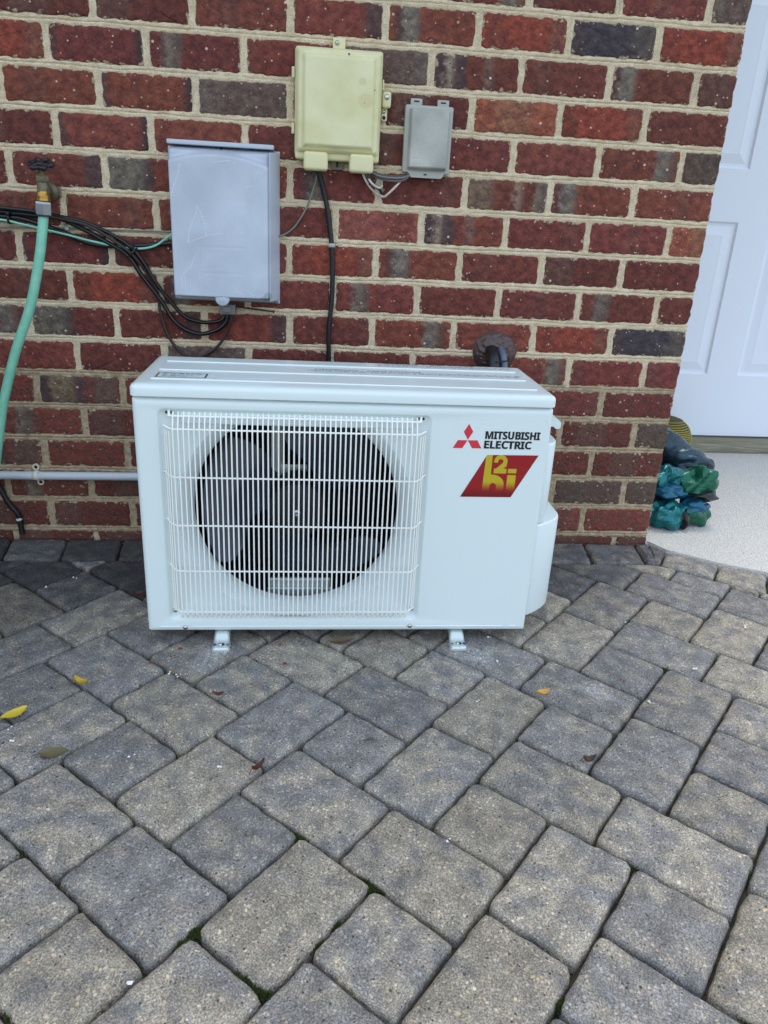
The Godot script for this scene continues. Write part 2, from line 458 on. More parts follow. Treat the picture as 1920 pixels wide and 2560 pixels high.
func tone(code: String) -> Array:
	# base colour and list of bands [centre, half width, colour, strength]
	var red := rgb(109, 54, 46)
	var grey := rgb(112, 104, 94)
	var blue := rgb(70, 58, 59)
	var brown := rgb(94, 76, 66)
	red = red * rng.randf_range(0.9, 1.1)
	red = Color(red.r, red.g * rng.randf_range(0.96, 1.07), red.b * rng.randf_range(0.95, 1.05))
	var j := rng.randf_range(-0.06, 0.06)
	match code:
		"r":
			return [red, [[rng.randf(), 0.1, brown, rng.randf_range(0.0, 0.3)]]]
		"o":
			return [rgb(130, 60, 45), [[0.15 + j, 0.1, red, 0.6], [0.9, 0.12, brown, 0.4]]]
		"O":
			return [rgb(140, 78, 58), [[0.5 + j, 0.2, rgb(128, 88, 66), 0.7]]]
		"p":
			return [rgb(134, 75, 65), [[0.7 + j, 0.2, red, 0.5]]]
		"d":
			return [rgb(94, 47, 39), [[0.3 + j * 3.0, 0.2, brown, 0.5]]]
		"k":
			return [rgb(100, 84, 76), [[0.5 + j, 0.3, rgb(90, 66, 60), 0.5]]]
		"K":
			return [rgb(88, 66, 58), [[0.3 + j, 0.2, rgb(82, 72, 62), 0.6]]]
		"b":
			return [rgb(72, 58, 60), [[0.5, 0.35, rgb(62, 56, 62), 0.8], [0.85, 0.12, rgb(96, 88, 74), 0.5]]]
		"B":
			return [red, [[0.93, 0.14, blue, 0.7]]]
		"l":
			return [red, [[0.14 + j, 0.06, blue, 0.6], [0.24 + j, 0.1, grey, 0.9]]]
		"L":
			return [red, [[0.2, 0.26, rgb(104, 96, 84), 0.95], [0.46, 0.06, blue, 0.6]]]
		"R":
			return [red, [[0.78 + j, 0.1, grey, 0.9], [0.9 + j, 0.05, brown, 0.6]]]
		"c":
			return [red, [[0.3 + j, 0.1, grey, 0.85], [0.36 + j, 0.04, brown, 0.8]]]
		"s":
			return [red, [[0.06, 0.07, blue, 0.9], [0.18, 0.06, rgb(134, 124, 108), 0.9], [0.3, 0.06, blue, 0.85], [0.62 + j, 0.06, grey, 0.5]]]
		"S":
			return [red, [[0.08, 0.09, blue, 0.85], [0.3, 0.15, rgb(112, 96, 76), 0.95], [0.5, 0.06, blue, 0.8], [0.8, 0.16, brown, 0.8]]]
		"a":
			return [red, [[0.16, 0.16, rgb(112, 94, 78), 0.85], [0.62, 0.05, rgb(138, 118, 104), 0.8], [0.92, 0.1, rgb(100, 92, 82), 0.8]]]
		"E":
			return [red, [[0.02, 0.06, blue, 0.6], [0.96, 0.05, rgb(56, 46, 46), 0.9]]]
		_:
			return [rgb(112, 48, 44), [[0.08, 0.08, rgb(90, 84, 78), 0.6], [0.85, 0.1, brown, 0.5]]]

func paint_tile(code: String, dirty: float) -> int:
	var id := tiles
	tiles += 1
	var tx := (id % ACOLS) * TW
	var ty := (id / ACOLS) * TH
	var tn := tone(code)
	var base: Color = tn[0]
	var cols := PackedFloat32Array()
	cols.resize(TW * 3)
	for x in TW:
		var c := base
		for b in tn[1]:
			var dx := absf(float(x) / TW - b[0])
			var w := clampf((b[1] - dx) / 0.075 + 0.5, 0.0, 1.0) * float(b[3])
			c = c.lerp(b[2], w)
		cols[x * 3] = c.r
		cols[x * 3 + 1] = c.g
		cols[x * 3 + 2] = c.b
	var ox := rng.randi_range(0, 1024 - TW - 1)
	var oy := rng.randi_range(0, 1024 - TH - 1)
	var edge := rng.randf_range(1.0, 3.5)
	var mort := rgb(190, 174, 146)
	var dirt := rgb(112, 96, 76)
	for y in TH:
		for x in TW:
			var k := (y + oy) * 1024 + x + ox
			var f := fine[k] / 255.0 - 0.5
			var c := coarse[k] / 255.0 - 0.5
			var xs := clampi(x + int(c * 15.0 + f * 5.0), 0, TW - 1) * 3
			var br := 1.0 + f * 0.34 + c * 0.42
			var r := cols[xs] * br
			var g := cols[xs + 1] * br * (1.0 + c * 0.12)
			var b := cols[xs + 2] * br
			if dirty > 0.0:
				var dw := clampf((f * 1.2 - c * 1.4 - 0.35) * 4.0 + dirty * 2.0, 0.0, 1.0) * 0.5
				r = lerpf(r, dirt.r, dw)
				g = lerpf(g, dirt.g, dw)
				b = lerpf(b, dirt.b, dw)
			var e := minf(minf(x, TW - 1 - x), minf(y, TH - 1 - y)) + c * 22.0 + f * 8.0
			if e < edge:
				var w := clampf((edge - e) * 0.28, 0.0, 0.85)
				r = lerpf(r, mort.r, w)
				g = lerpf(g, mort.g, w)
				b = lerpf(b, mort.b, w)
			var o := ((ty + y) * 2048 + tx + x) * 3
			atlas_data[o] = clampi(int(r * 255.0), 0, 255)
			atlas_data[o + 1] = clampi(int(g * 255.0), 0, 255)
			atlas_data[o + 2] = clampi(int(b * 255.0), 0, 255)
	# grog and lime spots, and small pits with their shade painted dark
	var nspot := rng.randi_range(9, 22)
	for s in nspot + 46:
		var pit := s >= nspot
		var rad := 0.7 + pow(rng.randf(), 3.0) * (1.7 + dirty * 2.6)
		var cx := rng.randf_range(3, TW - 4)
		var cy := rng.randf_range(3, TH - 4)
		var col: Color = [rgb(214, 186, 164), rgb(206, 142, 122), rgb(190, 172, 152), rgb(224, 208, 190)][rng.randi() % 4]
		if dirty > 0.3 and rad > 2.0:
			col = rgb(160, 150, 134)
		var sx := 1.0
		if pit:
			col = rgb(54, 27, 25)
			rad = rng.randf_range(0.5, 1.15)
			sx = rng.randf_range(0.2, 0.9)
		var ri := ceili(rad * 2.4)
		for y in range(-ri, ri + 1):
			for x in range(-ri, ri + 1):
				if x * x * sx + y * y <= rad * rad:
					var o := ((ty + clampi(int(cy) + y, 0, TH - 1)) * 2048 + tx + clampi(int(cx) + x, 0, TW - 1)) * 3
					var kk := 0.75 if pit else 0.85
					atlas_data[o] = int(lerpf(atlas_data[o], col.r8, kk))
					atlas_data[o + 1] = int(lerpf(atlas_data[o + 1], col.g8, kk))
					atlas_data[o + 2] = int(lerpf(atlas_data[o + 2], col.b8, kk))
	return id

# ------------------------------------------------------------------ scene
func _ready() -> void:
	noise.noise_type = FastNoiseLite.TYPE_SIMPLEX
	noise.seed = 11
	noise.frequency = 0.05
	noise2.noise_type = FastNoiseLite.TYPE_SIMPLEX
	noise2.seed = 5
	noise2.frequency = 0.06
	noise2.fractal_octaves = 3
	rng.seed = 20240
	view_and_light()
	materials()
	brick_wall()
	eave()
	patio()
	porch()
	shrub()
	air_conditioner()
	wall_boxes()
	spigot_and_hose()
	cables()
	line_set()
	bag()
	litter()

func view_and_light() -> void:
	var cam := Camera3D.new()
	cam.name = "camera"
	add_child(cam)
	cam.position = Vector3(0.2861, 0.8581, 1.9384)
	cam.rotation = Vector3(-0.3778, -0.1098, 0.0541)
	cam.fov = 68.585
	cam.near = 0.02
	cam.far = 400.0
	cam.current = true
	var env := Environment.new()
	env.background_mode = Environment.BG_SKY
	var sky := Sky.new()
	var sm := ProceduralSkyMaterial.new()
	sm.sky_top_color = Color(0.775, 0.845, 0.945)
	sm.sky_horizon_color = Color(0.89, 0.935, 0.98)
	sm.sky_curve = 0.25
	sm.ground_bottom_color = Color(0.30, 0.31, 0.27)
	sm.ground_horizon_color = Color(0.45, 0.47, 0.44)
	sm.energy_multiplier = 1.0
	sky.sky_material = sm
	env.sky = sky
	env.tonemap_mode = Environment.TONE_MAPPER_LINEAR
	env.tonemap_exposure = 1.94
	env.sdfgi_enabled = true
	env.ssao_enabled = true
	env.ssil_enabled = true
	var we := WorldEnvironment.new()
	we.name = "sky"
	we.environment = env
	add_child(we)
	var sun := DirectionalLight3D.new()
	sun.name = "sun"
	sun.light_energy = 0.5
	sun.light_color = Color(1.0, 0.98, 0.95)
	sun.light_angular_distance = 32.0
	sun.shadow_enabled = true
	sun.rotation_degrees = Vector3(-72, 172, 0)
	add_child(sun)

func materials() -> void:
	M.white = mat(rgb(222, 234, 233), 0.38)
	M.lid = mat(rgb(222, 234, 233), 0.24)
	M.wire = mat(rgb(246, 248, 242), 0.4)
	M.dark = mat(rgb(17, 17, 19), 0.6)
	M.blade = mat(rgb(56, 61, 74), 0.22)
	M.zinc = mat(rgb(200, 210, 208), 0.36, 0.55)
	M.steel = mat(rgb(190, 190, 190), 0.25, 1.0)
	M.black = mat(rgb(20, 21, 24), 0.42)
	M.blackgloss = mat(rgb(16, 17, 20), 0.3)
	M.print_black = mat(rgb(18, 20, 28), 0.45)

# ------------------------------------------------------------------ wall
func brick_opts(x0: float, x1: float, y0: float, y1: float, tile: int, seed_: float, bas: Basis, org: Vector3, turn: bool) -> Dictionary:
	var u0 := float((tile % ACOLS) * TW + 2) / 2048.0
	var v0 := float((tile / ACOLS) * TH + 2) / 2048.0
	var full := 0.198
	var su := float(TW - 4) / 2048.0 / full
	var sv := float(TH - 4) / 2048.0 / (y1 - y0)
	var ux0 := x0
	var f := func(p: Vector2) -> Vector2:
		return Vector2(u0 + (p.x - ux0) * su, v0 + (y1 - p.y) * sv)
	return {n = 76, round = 0.0085, profile = [Vector2(0.0, 0.0034), Vector2(0.0014, 0.0012), Vector2(0.0042, 0.0)], depth = 0.022, wob = 0.0034, wobf = 0.034, bump = 0.0011, basis = bas, origin = org, seed = seed_, uv = f, fill = [0.35, 0.7], tilt = 0.004}

func brick_wall() -> void:
	fine = noise_bytes(1024, 0.45, 3, 2)
	coarse = noise_bytes(1024, 0.035, 4, 4, FastNoiseLite.TYPE_SIMPLEX)
	atlas_data.resize(2048 * 2048 * 3)
	var wall := thing("brick_wall", "red brick house wall with sandy mortar joints behind the white outdoor unit", "wall")
	var specs := []
	var nj := 0.0063
	for r in range(-4, 16):
		var top := Y15 + (15 - r) * COURSE
		var y0 := top - COURSE + nj
		var y1 := top - nj
		if r == 15:
			y0 = -0.02
		var looks: String = LOOKS.get(r, "rrorrdrrr")
		var xr := CORNER
		var i := 0
		while xr > -0.8:
			var xl := xr - 0.206 if i == 0 else xr - 0.21
			if r % 2 != 0 and i == 0:
				xl = xr - 0.098
			var a := xl + (0.0065 + rng.randf_range(-0.0015, 0.0015))
			var b := xr if i == 0 else xr - 0.0065
			var code := "d"
			if i < looks.length():
				code = looks[i]
			elif r < 9:
				code = "rrodrlrc"[rng.randi() % 8]
			var dirty := 0.0
			if r >= 10:
				dirty = 0.25 + 0.06 * (r - 10)
			specs.append([a, b, y0, y1, code, dirty, r])
			xr = xl
			i += 1
	for s in specs:
		s.append(paint_tile(s[4], s[5]))
	var bm := StandardMaterial3D.new()
	bm.albedo_texture = tex(Image.create_from_data(2048, 2048, false, Image.FORMAT_RGB8, atlas_data))
	bm.roughness = 0.88
	bm.normal_enabled = true
	bm.normal_texture = normal_tex(2048, 0.22, 8, 3, 2.6)
	bm.normal_scale = 0.8
	M.brick = bm
	var cnt := 0
	for s in specs:
		var st := begin()
		var o := brick_opts(s[0], s[1], s[2], s[3], s[7], cnt * 13.7, Basis.IDENTITY, Vector3(0, 0, rng.randf_range(-0.0012, 0.0012)), false)
		if s[1] - s[0] < 0.12:
			o.n = 32
		var pts := PackedVector2Array([Vector2(s[0], s[2]), Vector2(s[1], s[2]), Vector2(s[1], s[3]), Vector2(s[0], s[3])])
		if s[1] > CORNER - 0.001:
			o.depth = 0.097
		block(st, 0, pts, o)
		var b := part(wall, "brick" if cnt == 0 else "brick_%03d" % cnt, done(st), bm)
		cnt += 1
	# the wall goes on beyond the picture: more bricks of the same kind as one mass
	var st2 := begin()
	var base := 0
	var rest := []
	for r in range(-16, 16):
		var top := Y15 + (15 - r) * COURSE
		var y0 := top - COURSE + nj
		var y1 := top - nj
		if r == 15:
			y0 = -0.02
		var off := 0.105 if r % 2 != 0 else 0.0
		var x := CORNER - 0.206 + off
		if r < -4:
			if r % 2 != 0:
				rest.append([CORNER - 0.098 + 0.0065, CORNER, y0, y1, Basis.IDENTITY, Vector3.ZERO])
			else:
				rest.append([CORNER - 0.2, CORNER, y0, y1, Basis.IDENTITY, Vector3.ZERO])
		while x > -2.6:
			if r < -4 or x < -0.72:
				rest.append([x - 0.2035, x - 0.0065, y0, y1, Basis.IDENTITY, Vector3.ZERO])
			x -= 0.21
		# return of the wall into the porch
		var zx := 0.105 if r % 2 == 0 else 0.205
		var rb := Basis(Vector3(0, 0, -1), Vector3.UP, Vector3.RIGHT)
		while zx < 0.92:
			rest.append([zx, minf(zx + 0.197, 0.944), y0, y1, rb, Vector3(CORNER, 0, 0)])
			zx += 0.21
	for s in rest:
		var o := brick_opts(s[0], s[1], s[2], s[3], rng.randi_range(0, tiles - 1), base * 0.37, s[4], s[5], false)
		o.n = 20
		o.fill = [0.5]
		base = block(st2, base, PackedVector2Array([Vector2(s[0], s[2]), Vector2(s[1], s[2]), Vector2(s[1], s[3]), Vector2(s[0], s[3])]), o)
	var rm := part(wall, "far_bricks", done(st2), bm)
	rm.set_meta("kind", "stuff")
	# mortar: core, bed joints with a struck line, cross joints
	var mt := mottle(512, rgb(196, 176, 142), rgb(243, 228, 199), 0.03, 0.42, 0.62, 21)
	var mn := normal_tex(512, 0.25, 23, 4, 8.0)
	M.mortar = tri_mat(mt, 4.2, 0.95, mn, 1.0)
	# soil splashed over the lowest courses
	var splashed := tri_mat(mottle(512, rgb(150, 130, 100), rgb(212, 195, 164), 0.05, 0.36, 0.5, 25), 4.2, 0.95, mn, 1.0)
	var ms := begin()
	box(ms, Vector3(-2.7, -0.3, -0.24), Vector3(CORNER - 0.012, 2.75, -0.0085))
	box(ms, Vector3(CORNER - 0.24, -0.3, -0.9), Vector3(CORNER - 0.0085, 2.75, -0.241))
	part(wall, "mortar_core", done(ms), M.mortar)
	for r in range(-1, 17):
		var yc := Y15 + (15 - r) * COURSE
		if r == 16:
			continue
		var bs := begin()
		var prof := [[-0.0165, -0.012], [-0.0085, -0.0028], [-0.004, -0.0016], [-0.0009, -0.002], [0.0, -0.0052], [0.0009, -0.002], [0.004, -0.0014], [0.0085, -0.0026], [0.0165, -0.012]]
		sheet(bs, 340, 8, func(u: float, v: float) -> Vector3:
			var x := lerpf(-1.1, CORNER - 0.003, u)
			var p: Array = prof[int(round(v * 8.0))]
			var k := noise.get_noise_2d(x * 900.0, yc * 700.0 + p[0] * 3000.0) * 0.0026 + noise2.get_noise_2d(x * 160.0, yc * 400.0) * 0.0012
			var wy := noise.get_noise_2d(x * 70.0, yc * 900.0) * 0.003 + noise.get_noise_2d(x * 600.0, yc * 90.0) * 0.0006
			var fade := clampf((noise.get_noise_2d(x * 45.0 + 40.0, yc * 500.0) + 0.75) * 1.6, 0.15, 1.0)
			var z: float = p[1]
			if p[0] == 0.0:
				z = lerpf(-0.002, z, fade)
			return Vector3(x, yc + p[0] + wy * (0.0 if absf(p[0]) > 0.005 else 1.0), z + k))
		part(wall, "bed_joint", done(bs), splashed if r >= 10 else M.mortar)
	var cj := 0
	for s in specs:
		if s[0] < -0.78 or s[6] > 14:
			continue
		var xc: float = s[0] - 0.0065
		var ya: float = s[2] - 0.004
		var yb: float = s[3] + 0.004
		var cs := begin()
		var prof := [[-0.0165, -0.012], [-0.0085, -0.003], [-0.003, -0.0018], [0.0, -0.0034], [0.003, -0.0018], [0.0085, -0.003], [0.0165, -0.012]]
		sheet(cs, 6, 12, func(u: float, v: float) -> Vector3:
			var p: Array = prof[int(round(u * 6.0))]
			var y := lerpf(ya, yb, v)
			var k := noise.get_noise_2d(y * 900.0 + 77.0, xc * 700.0 + p[0] * 3000.0) * 0.0028
			return Vector3(xc + p[0] + noise.get_noise_2d(y * 300.0, xc * 900.0) * 0.0015, y, p[1] + k))
		part(wall, "cross_joint", done(cs), splashed if s[6] >= 10 else M.mortar)
		cj += 1

# unseen eave added to shade unit and ground: boarded soffit, fascia and gutter
func eave() -> void:
	var e := thing("added_shade_eave", "added unseen white boarded eave with gutter, shading the unit and ground", "eave", Vector3(0.3, 2.62, 0.0))
	var em := mat(rgb(226, 228, 226), 0.6)
	for k in 5:
		part(e, "soffit_board", box_mesh(Vector3(-3.0, 0.0, 0.03 + k * 0.09), Vector3(0.98, 0.014, 0.116 + k * 0.09)), em)
	part(e, "fascia", box_mesh(Vector3(-3.0, -0.02, 0.476), Vector3(0.98, 0.17, 0.496)), em)
	var gs := begin()
	var gp := [Vector2(0.497, 0.16), Vector2(0.497, 0.06), Vector2(0.57, 0.06), Vector2(0.6, 0.1), Vector2(0.605, 0.165), Vector2(0.598, 0.165), Vector2(0.592, 0.104), Vector2(0.566, 0.067), Vector2(0.504, 0.067), Vector2(0.504, 0.16)]
	var poly := PackedVector2Array()
	for p in gp:
		poly.append(Vector2(-p.x, p.y))
	prism(gs, poly, -3.0, 0.98, Transform3D(Basis(Vector3(0, 0, -1), Vector3.UP, Vector3.RIGHT), Vector3.ZERO))
	part(e, "gutter", done(gs), em)
	var rs := begin()
	q4(rs, Vector3(-3.0, 0.175, 0.5), Vector3(0.98, 0.175, 0.5), Vector3(0.98, 1.4, -2.4), Vector3(-3.0, 1.4, -2.4))
	part(e, "roof", done(rs), mat(rgb(80, 76, 74), 0.9))

# unseen bush, added to shade the lower left wall and paving
func shrub() -> void:
	var s := thing("added_shade_shrub", "added unseen rounded dark green shrub against the wall left of the hose", "shrub", Vector3(-1.22, 0.0, 0.52))
	var bs := begin()
	var ls := begin()
	ls.set_smooth_group(-1)
	for k in 16:
		var a := rng.randf() * TAU
		var tip := Vector3(cos(a) * rng.randf_range(0.12, 0.38), rng.randf_range(0.35, 0.8), sin(a) * rng.randf_range(0.1, 0.3))
		tube(bs, smooth_path([Vector3(cos(a) * 0.02, -0.05, sin(a) * 0.02), tip * 0.5 + Vector3(0, 0.06, 0), tip], 4), 0.011, 6, 0.003)
	for k in 8000:
		var d := Vector3(rng.randfn(), rng.randfn(), rng.randfn()).normalized()
		var r := pow(rng.randf(), 0.22) * (1.0 + noise.get_noise_3dv(d * 30.0) * 0.22)
		var c := Vector3(0, 0.6, 0) + d * r * Vector3(0.56, 0.58, 0.46)
		if c.y < 0.06:
			continue
		var n := (d + Vector3(rng.randfn(), rng.randfn(), rng.randfn()) * 0.6).normalized()
		var t := n.cross(Vector3(rng.randfn(), rng.randfn(), rng.randfn())).normalized()
		var b := n.cross(t)
		var l := rng.randf_range(0.016, 0.028)
		q4(ls, c - t * l, c - b * l * 0.45 + n * 0.002, c + t * l, c + b * l * 0.45 + n * 0.002)
	part(s, "stems", done(bs), mat(rgb(84, 70, 54), 0.9))
	var lm := mat(rgb(48, 72, 36), 0.55)
	lm.cull_mode = BaseMaterial3D.CULL_DISABLED
	part(s, "crown", done(ls), lm)

# ------------------------------------------------------------------ ground
func warp(n: float, m: float) -> Vector2:
	var a := (n - 10.0) / 12.0
	var b := (m + 2.0) / 12.0
	var u := 9.8651 - 0.5503 * b + 0.0529 * b * b + 12.7213 * a + 0.1629 * a * b - 0.2378 * a * a
	var v := -1.3242 + 12.7415 * b + 0.225 * b * b + 0.2856 * a - 0.237 * a * b - 0.0991 * a * a
	var c := cos(deg_to_rad(44.5))
	var s := sin(deg_to_rad(44.5))
	return Vector2((u * c + v * s) * 0.0665, (u * s - v * c) * 0.0665)

const EDGE := [[1.284, 0.0], [1.316, 0.06], [1.43, 0.145], [1.538, 0.204], [1.66, 0.26], [1.79, 0.316], [1.92, 0.37], [2.06, 0.425], [2.2, 0.48], [2.34, 0.535]]
const INNER := [[1.237, 0.141], [1.256, 0.147], [1.367, 0.236], [1.471, 0.316], [1.605, 0.372], [1.74, 0.428], [1.87, 0.482], [2.01, 0.537], [2.15, 0.592], [2.29, 0.647]]

func clip_half(poly: PackedVector2Array, a: Vector2, b: Vector2) -> PackedVector2Array:
	# keep the side of a->b where z (y here) is larger
	var out := PackedVector2Array()
	var d := b - a
	var n := Vector2(-d.y, d.x)
	for i in poly.size():
		var p := poly[i]
		var q := poly[(i + 1) % poly.size()]
		var dp := n.dot(p - a)
		var dq := n.dot(q - a)
		if dp >= 0.0:
			out.append(p)
		if dp * dq < 0.0:
			out.append(p.lerp(q, dp / (dp - dq)))
	return out

func area(poly: PackedVector2Array) -> float:
	var s := 0.0
	for i in poly.size():
		s += poly[i].cross(poly[(i + 1) % poly.size()])
	return s * 0.5

var stains := []

func paver(st: SurfaceTool, base: int, poly: PackedVector2Array, kind: String, n := 64, lean := 0.02) -> int:
	# poly in (x, z); the block works in (x, -z) so that its face looks up
	var pts := PackedVector2Array()
	for p in poly:
		pts.append(Vector2(p.x, -p.y))
	if area(pts) < 0.0:
		pts.reverse()
	# draw the outline in by half a joint
	var off := Geometry2D.offset_polygon(pts, -0.0014, Geometry2D.JOIN_MITER)
	if off.size() == 0:
		return base
	pts = off[0]
	if Geometry2D.is_polygon_clockwise(pts):
		pts.reverse()
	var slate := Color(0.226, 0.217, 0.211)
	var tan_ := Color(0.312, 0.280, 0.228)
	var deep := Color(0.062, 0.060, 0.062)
	var tint := rng.randf_range(0.88, 1.12)
	var ang := rng.randf() * TAU
	var dir := Vector2(cos(ang), sin(ang))
	var sd := rng.randf() * 900.0
	var bias := 0.0
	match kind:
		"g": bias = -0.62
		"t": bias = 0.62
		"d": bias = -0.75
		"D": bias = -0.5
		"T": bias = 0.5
	var sten := stains
	var color := func(p: Vector2) -> Color:
		var q := p + dir * 0.0
		var a := noise.get_noise_2d(q.dot(dir) * 110.0 + sd, q.dot(dir.orthogonal()) * 330.0 + sd)
		var b := noise2.get_noise_2d(q.x * 330.0 - sd, q.y * 330.0)
		var t := clampf((a * 1.3 + b * 0.7 + bias) * 0.9 + 0.5, 0.0, 1.0)
		var c := slate.lerp(tan_, t)
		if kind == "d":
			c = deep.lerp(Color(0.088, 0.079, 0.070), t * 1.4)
		elif kind == "D" or kind == "T":  # darker stones by the wall: dirt, with some shade put into the tone
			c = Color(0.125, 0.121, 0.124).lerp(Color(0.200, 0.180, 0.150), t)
		c *= tint * (1.0 + b * 0.34)
		for s in sten:
			var dd: float = Vector2(p.x - s[0], -p.y - s[1]).length() / s[2]
			if dd < 1.0:
				var w := clampf((1.0 - dd) * 1.4 + noise2.get_noise_2d(p.x * 900.0, p.y * 900.0) * 0.8 - 0.1, 0.0, 1.0) * float(s[4])
				c = c.lerp(s[3], w)
		c = c * 2.0
		c.a = 1.0
		return c
	var uo := Vector2(rng.randf(), rng.randf())
	var ua := rng.randf() * TAU
	var uv := func(p: Vector2) -> Vector2:
		return p.rotated(ua) / 1.25 + uo
	var o := {n = n, round = 0.0105, profile = [Vector2(0.0, 0.0105), Vector2(0.0016, 0.0058), Vector2(0.0045, 0.0028), Vector2(0.0095, 0.0011), Vector2(0.018, 0.0002)], depth = 0.045, wob = 0.0021, wobf = 0.016, bump = 0.0016, basis = Basis(Vector3.RIGHT, Vector3.FORWARD, Vector3.UP), origin = Vector3(0, rng.randf_range(-0.0026, 0.0012), 0), seed = sd, color = color, uv = uv, unroll = 1.0, fill = [0.2, 0.4, 0.6, 0.8], tilt = lean}
	return block(st, base, pts, o)

func patio() -> void:
	var ground := setting("ground")
	var gs := begin()
	q4(gs, Vector3(-150, -0.06, 150), Vector3(150, -0.06, 150), Vector3(150, -0.06, -150), Vector3(-150, -0.06, -150))
	part(ground, "lawn_soil", done(gs), tri_mat(mottle(256, rgb(66, 74, 44), rgb(98, 98, 66), 0.03, 0.3, 0.5, 61), 1.3, 0.95))
	var pat := setting("patio")
	var pm := StandardMaterial3D.new()
	pm.albedo_texture = grit_texture(2048, 46000, 11000, 172, 0.42, [rgb(250, 248, 240), rgb(252, 236, 205), rgb(206, 214, 226), rgb(244, 240, 236), rgb(226, 212, 190)], 71, 3.1)
	pm.vertex_color_use_as_albedo = true
	pm.roughness = 0.86
	pm.normal_enabled = true
	pm.normal_texture = normal_tex(2048, 0.2, 73, 3, 3.0)
	pm.normal_scale = 0.9
	M.paver = pm
	var chalk := Color(0.44, 0.44, 0.44)
	stains = [[0.10, 0.585, 0.04, chalk, 0.8], [0.085, 0.63, 0.035, chalk, 0.5], [0.645, 0.6, 0.05, chalk, 0.55], [0.86, 0.726, 0.035, chalk, 0.75], [0.885, 0.75, 0.02, chalk, 0.6], [0.4, 0.863, 0.013, Color(0.05, 0.05, 0.05), 0.9], [1.12, 0.05, 0.05, chalk * 0.6, 0.5], [0.03, 0.36, 0.05, chalk * 0.7, 0.4]]
	var sand := begin()
	q4(sand, Vector3(-2.6, -0.024, 3.2), Vector3(2.9, -0.024, 3.2), Vector3(2.9, -0.024, -0.2), Vector3(-2.6, -0.024, -0.2))
	part(pat, "joint_sand", done(sand), tri_mat(mottle(256, rgb(40, 38, 34), rgb(72, 68, 60), 0.05, 0.4, 0.6, 62), 5.0, 0.98))
	var cnt := 0
	# field
	for list in [PAVERS, PAVERS_BEYOND]:
		var far := begin()
		var base := 0
		for r in list:
			var poly := PackedVector2Array([warp(r[0], r[2]), warp(r[0], r[3]), warp(r[1], r[3]), warp(r[1], r[2])])
			poly = clip_half(poly, Vector2(-3, 0.143), Vector2(3, 0.143))
			if poly.size() < 3:
				continue
			var cx := 0.0
			for p in poly:
				cx += p.x / poly.size()
			if cx > 1.2:
				var a := Vector2(1.237, 0.141)
				var b := Vector2(1.471, 0.316)
				if cx > 1.5:
					a = b
					b = Vector2(2.29, 0.647)
				poly = clip_half(poly, a, b)
			if poly.size() < 3 or absf(area(poly)) < 0.0006:
				continue
			if list == PAVERS:
				var st := begin()
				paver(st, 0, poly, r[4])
				part(pat, "paver" if cnt == 0 else "paver_%03d" % cnt, done(st), pm)
				cnt += 1
			else:
				base = paver(far, base, poly, r[4], 28)
		if list == PAVERS_BEYOND:
			part(pat, "far_pavers", done(far), pm).set_meta("kind", "stuff")
	# border course along the wall
	var x := -1.23
	var edges := [1.087, 1.242, 1.284]
	while x < 1.3:
		var w := 0.145
		var x1 := x + w
		if x > 0.9:
			x1 = edges[0]
			edges.remove_at(0)
		var s0 := (0.36 - x) * 0.025
		var s1 := (0.36 - x1) * 0.025
		var poly := PackedVector2Array([Vector2(x, 0.004), Vector2(x1, 0.004), Vector2(x1 + s1, 0.141), Vector2(x + s0, 0.141)])
		var st := begin()
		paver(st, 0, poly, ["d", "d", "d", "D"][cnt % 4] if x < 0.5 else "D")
		part(pat, "paver_%03d" % cnt, done(st), pm)
		cnt += 1
		x = x1
		if edges.size() == 0:
			break
	# border course along the slab
	for i in EDGE.size() - 1:
		var poly := PackedVector2Array([Vector2(EDGE[i][0], EDGE[i][1]), Vector2(EDGE[i + 1][0], EDGE[i + 1][1]), Vector2(INNER[i + 1][0], INNER[i + 1][1]), Vector2(INNER[i][0], INNER[i][1])])
		var st := begin()
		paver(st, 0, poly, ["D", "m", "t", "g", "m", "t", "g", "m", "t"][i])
		part(pat, "paver_%03d" % cnt, done(st), pm)
		cnt += 1
	# moss in some joints
	var ms := begin()
	ms.set_smooth_group(-1)
	# [x, z, half width across, half length along] of each patch
	var spots := [[0.004, 1.036, 0.015, 0.01], [-0.101, 1.096, 0.022, 0.012], [0.282, 1.073, 0.02, 0.012], [0.376, 1.162, 0.017, 0.008], [0.387, 1.175, 0.013, 0.005], [0.152, 1.228, 0.011, 0.007], [0.14, 1.247, 0.011, 0.007], [0.219, 1.292, 0.017, 0.01], [0.238, 1.312, 0.013, 0.007], [0.31, 1.26, 0.01, 0.014], [0.331, 1.226, 0.005, 0.008], [0.763, 1.148, 0.013, 0.008], [0.823, 1.377, 0.017, 0.007], [-0.039, 1.327, 0.009, 0.007], [0.596, 1.349, 0.005, 0.007], [1.051, 0.65, 0.011, 0.008], [0.935, 1.176, 0.005, 0.014], [0.174, 1.174, 0.007, 0.006]]
	for s in spots:
		for k in 90:
			var q := Vector2(s[0] + rng.randf_range(-1, 1) * s[2], s[1] + rng.randf_range(-1, 1) * s[3])
			var h := rng.randf_range(0.003, 0.008)
			var c := Vector3(q.x, -0.0125, q.y)
			for t in 5:
				var a := rng.randf() * TAU
				var e := c + Vector3(cos(a), 0, sin(a)) * rng.randf_range(0.001, 0.0032)
				var f := Vector3(-sin(a), 0, cos(a)) * 0.0009
				tri(ms, e - f, e + f, e + Vector3(cos(a) * 0.001, h, sin(a) * 0.001))
	var mm := mat(rgb(70, 84, 30), 0.9)
	var mo := part(self, "moss", done(ms), mm)
	mo.set_meta("kind", "stuff")
	mo.set_meta("label", "green moss growing in the joints between pavers")
	mo.set_meta("category", "moss")

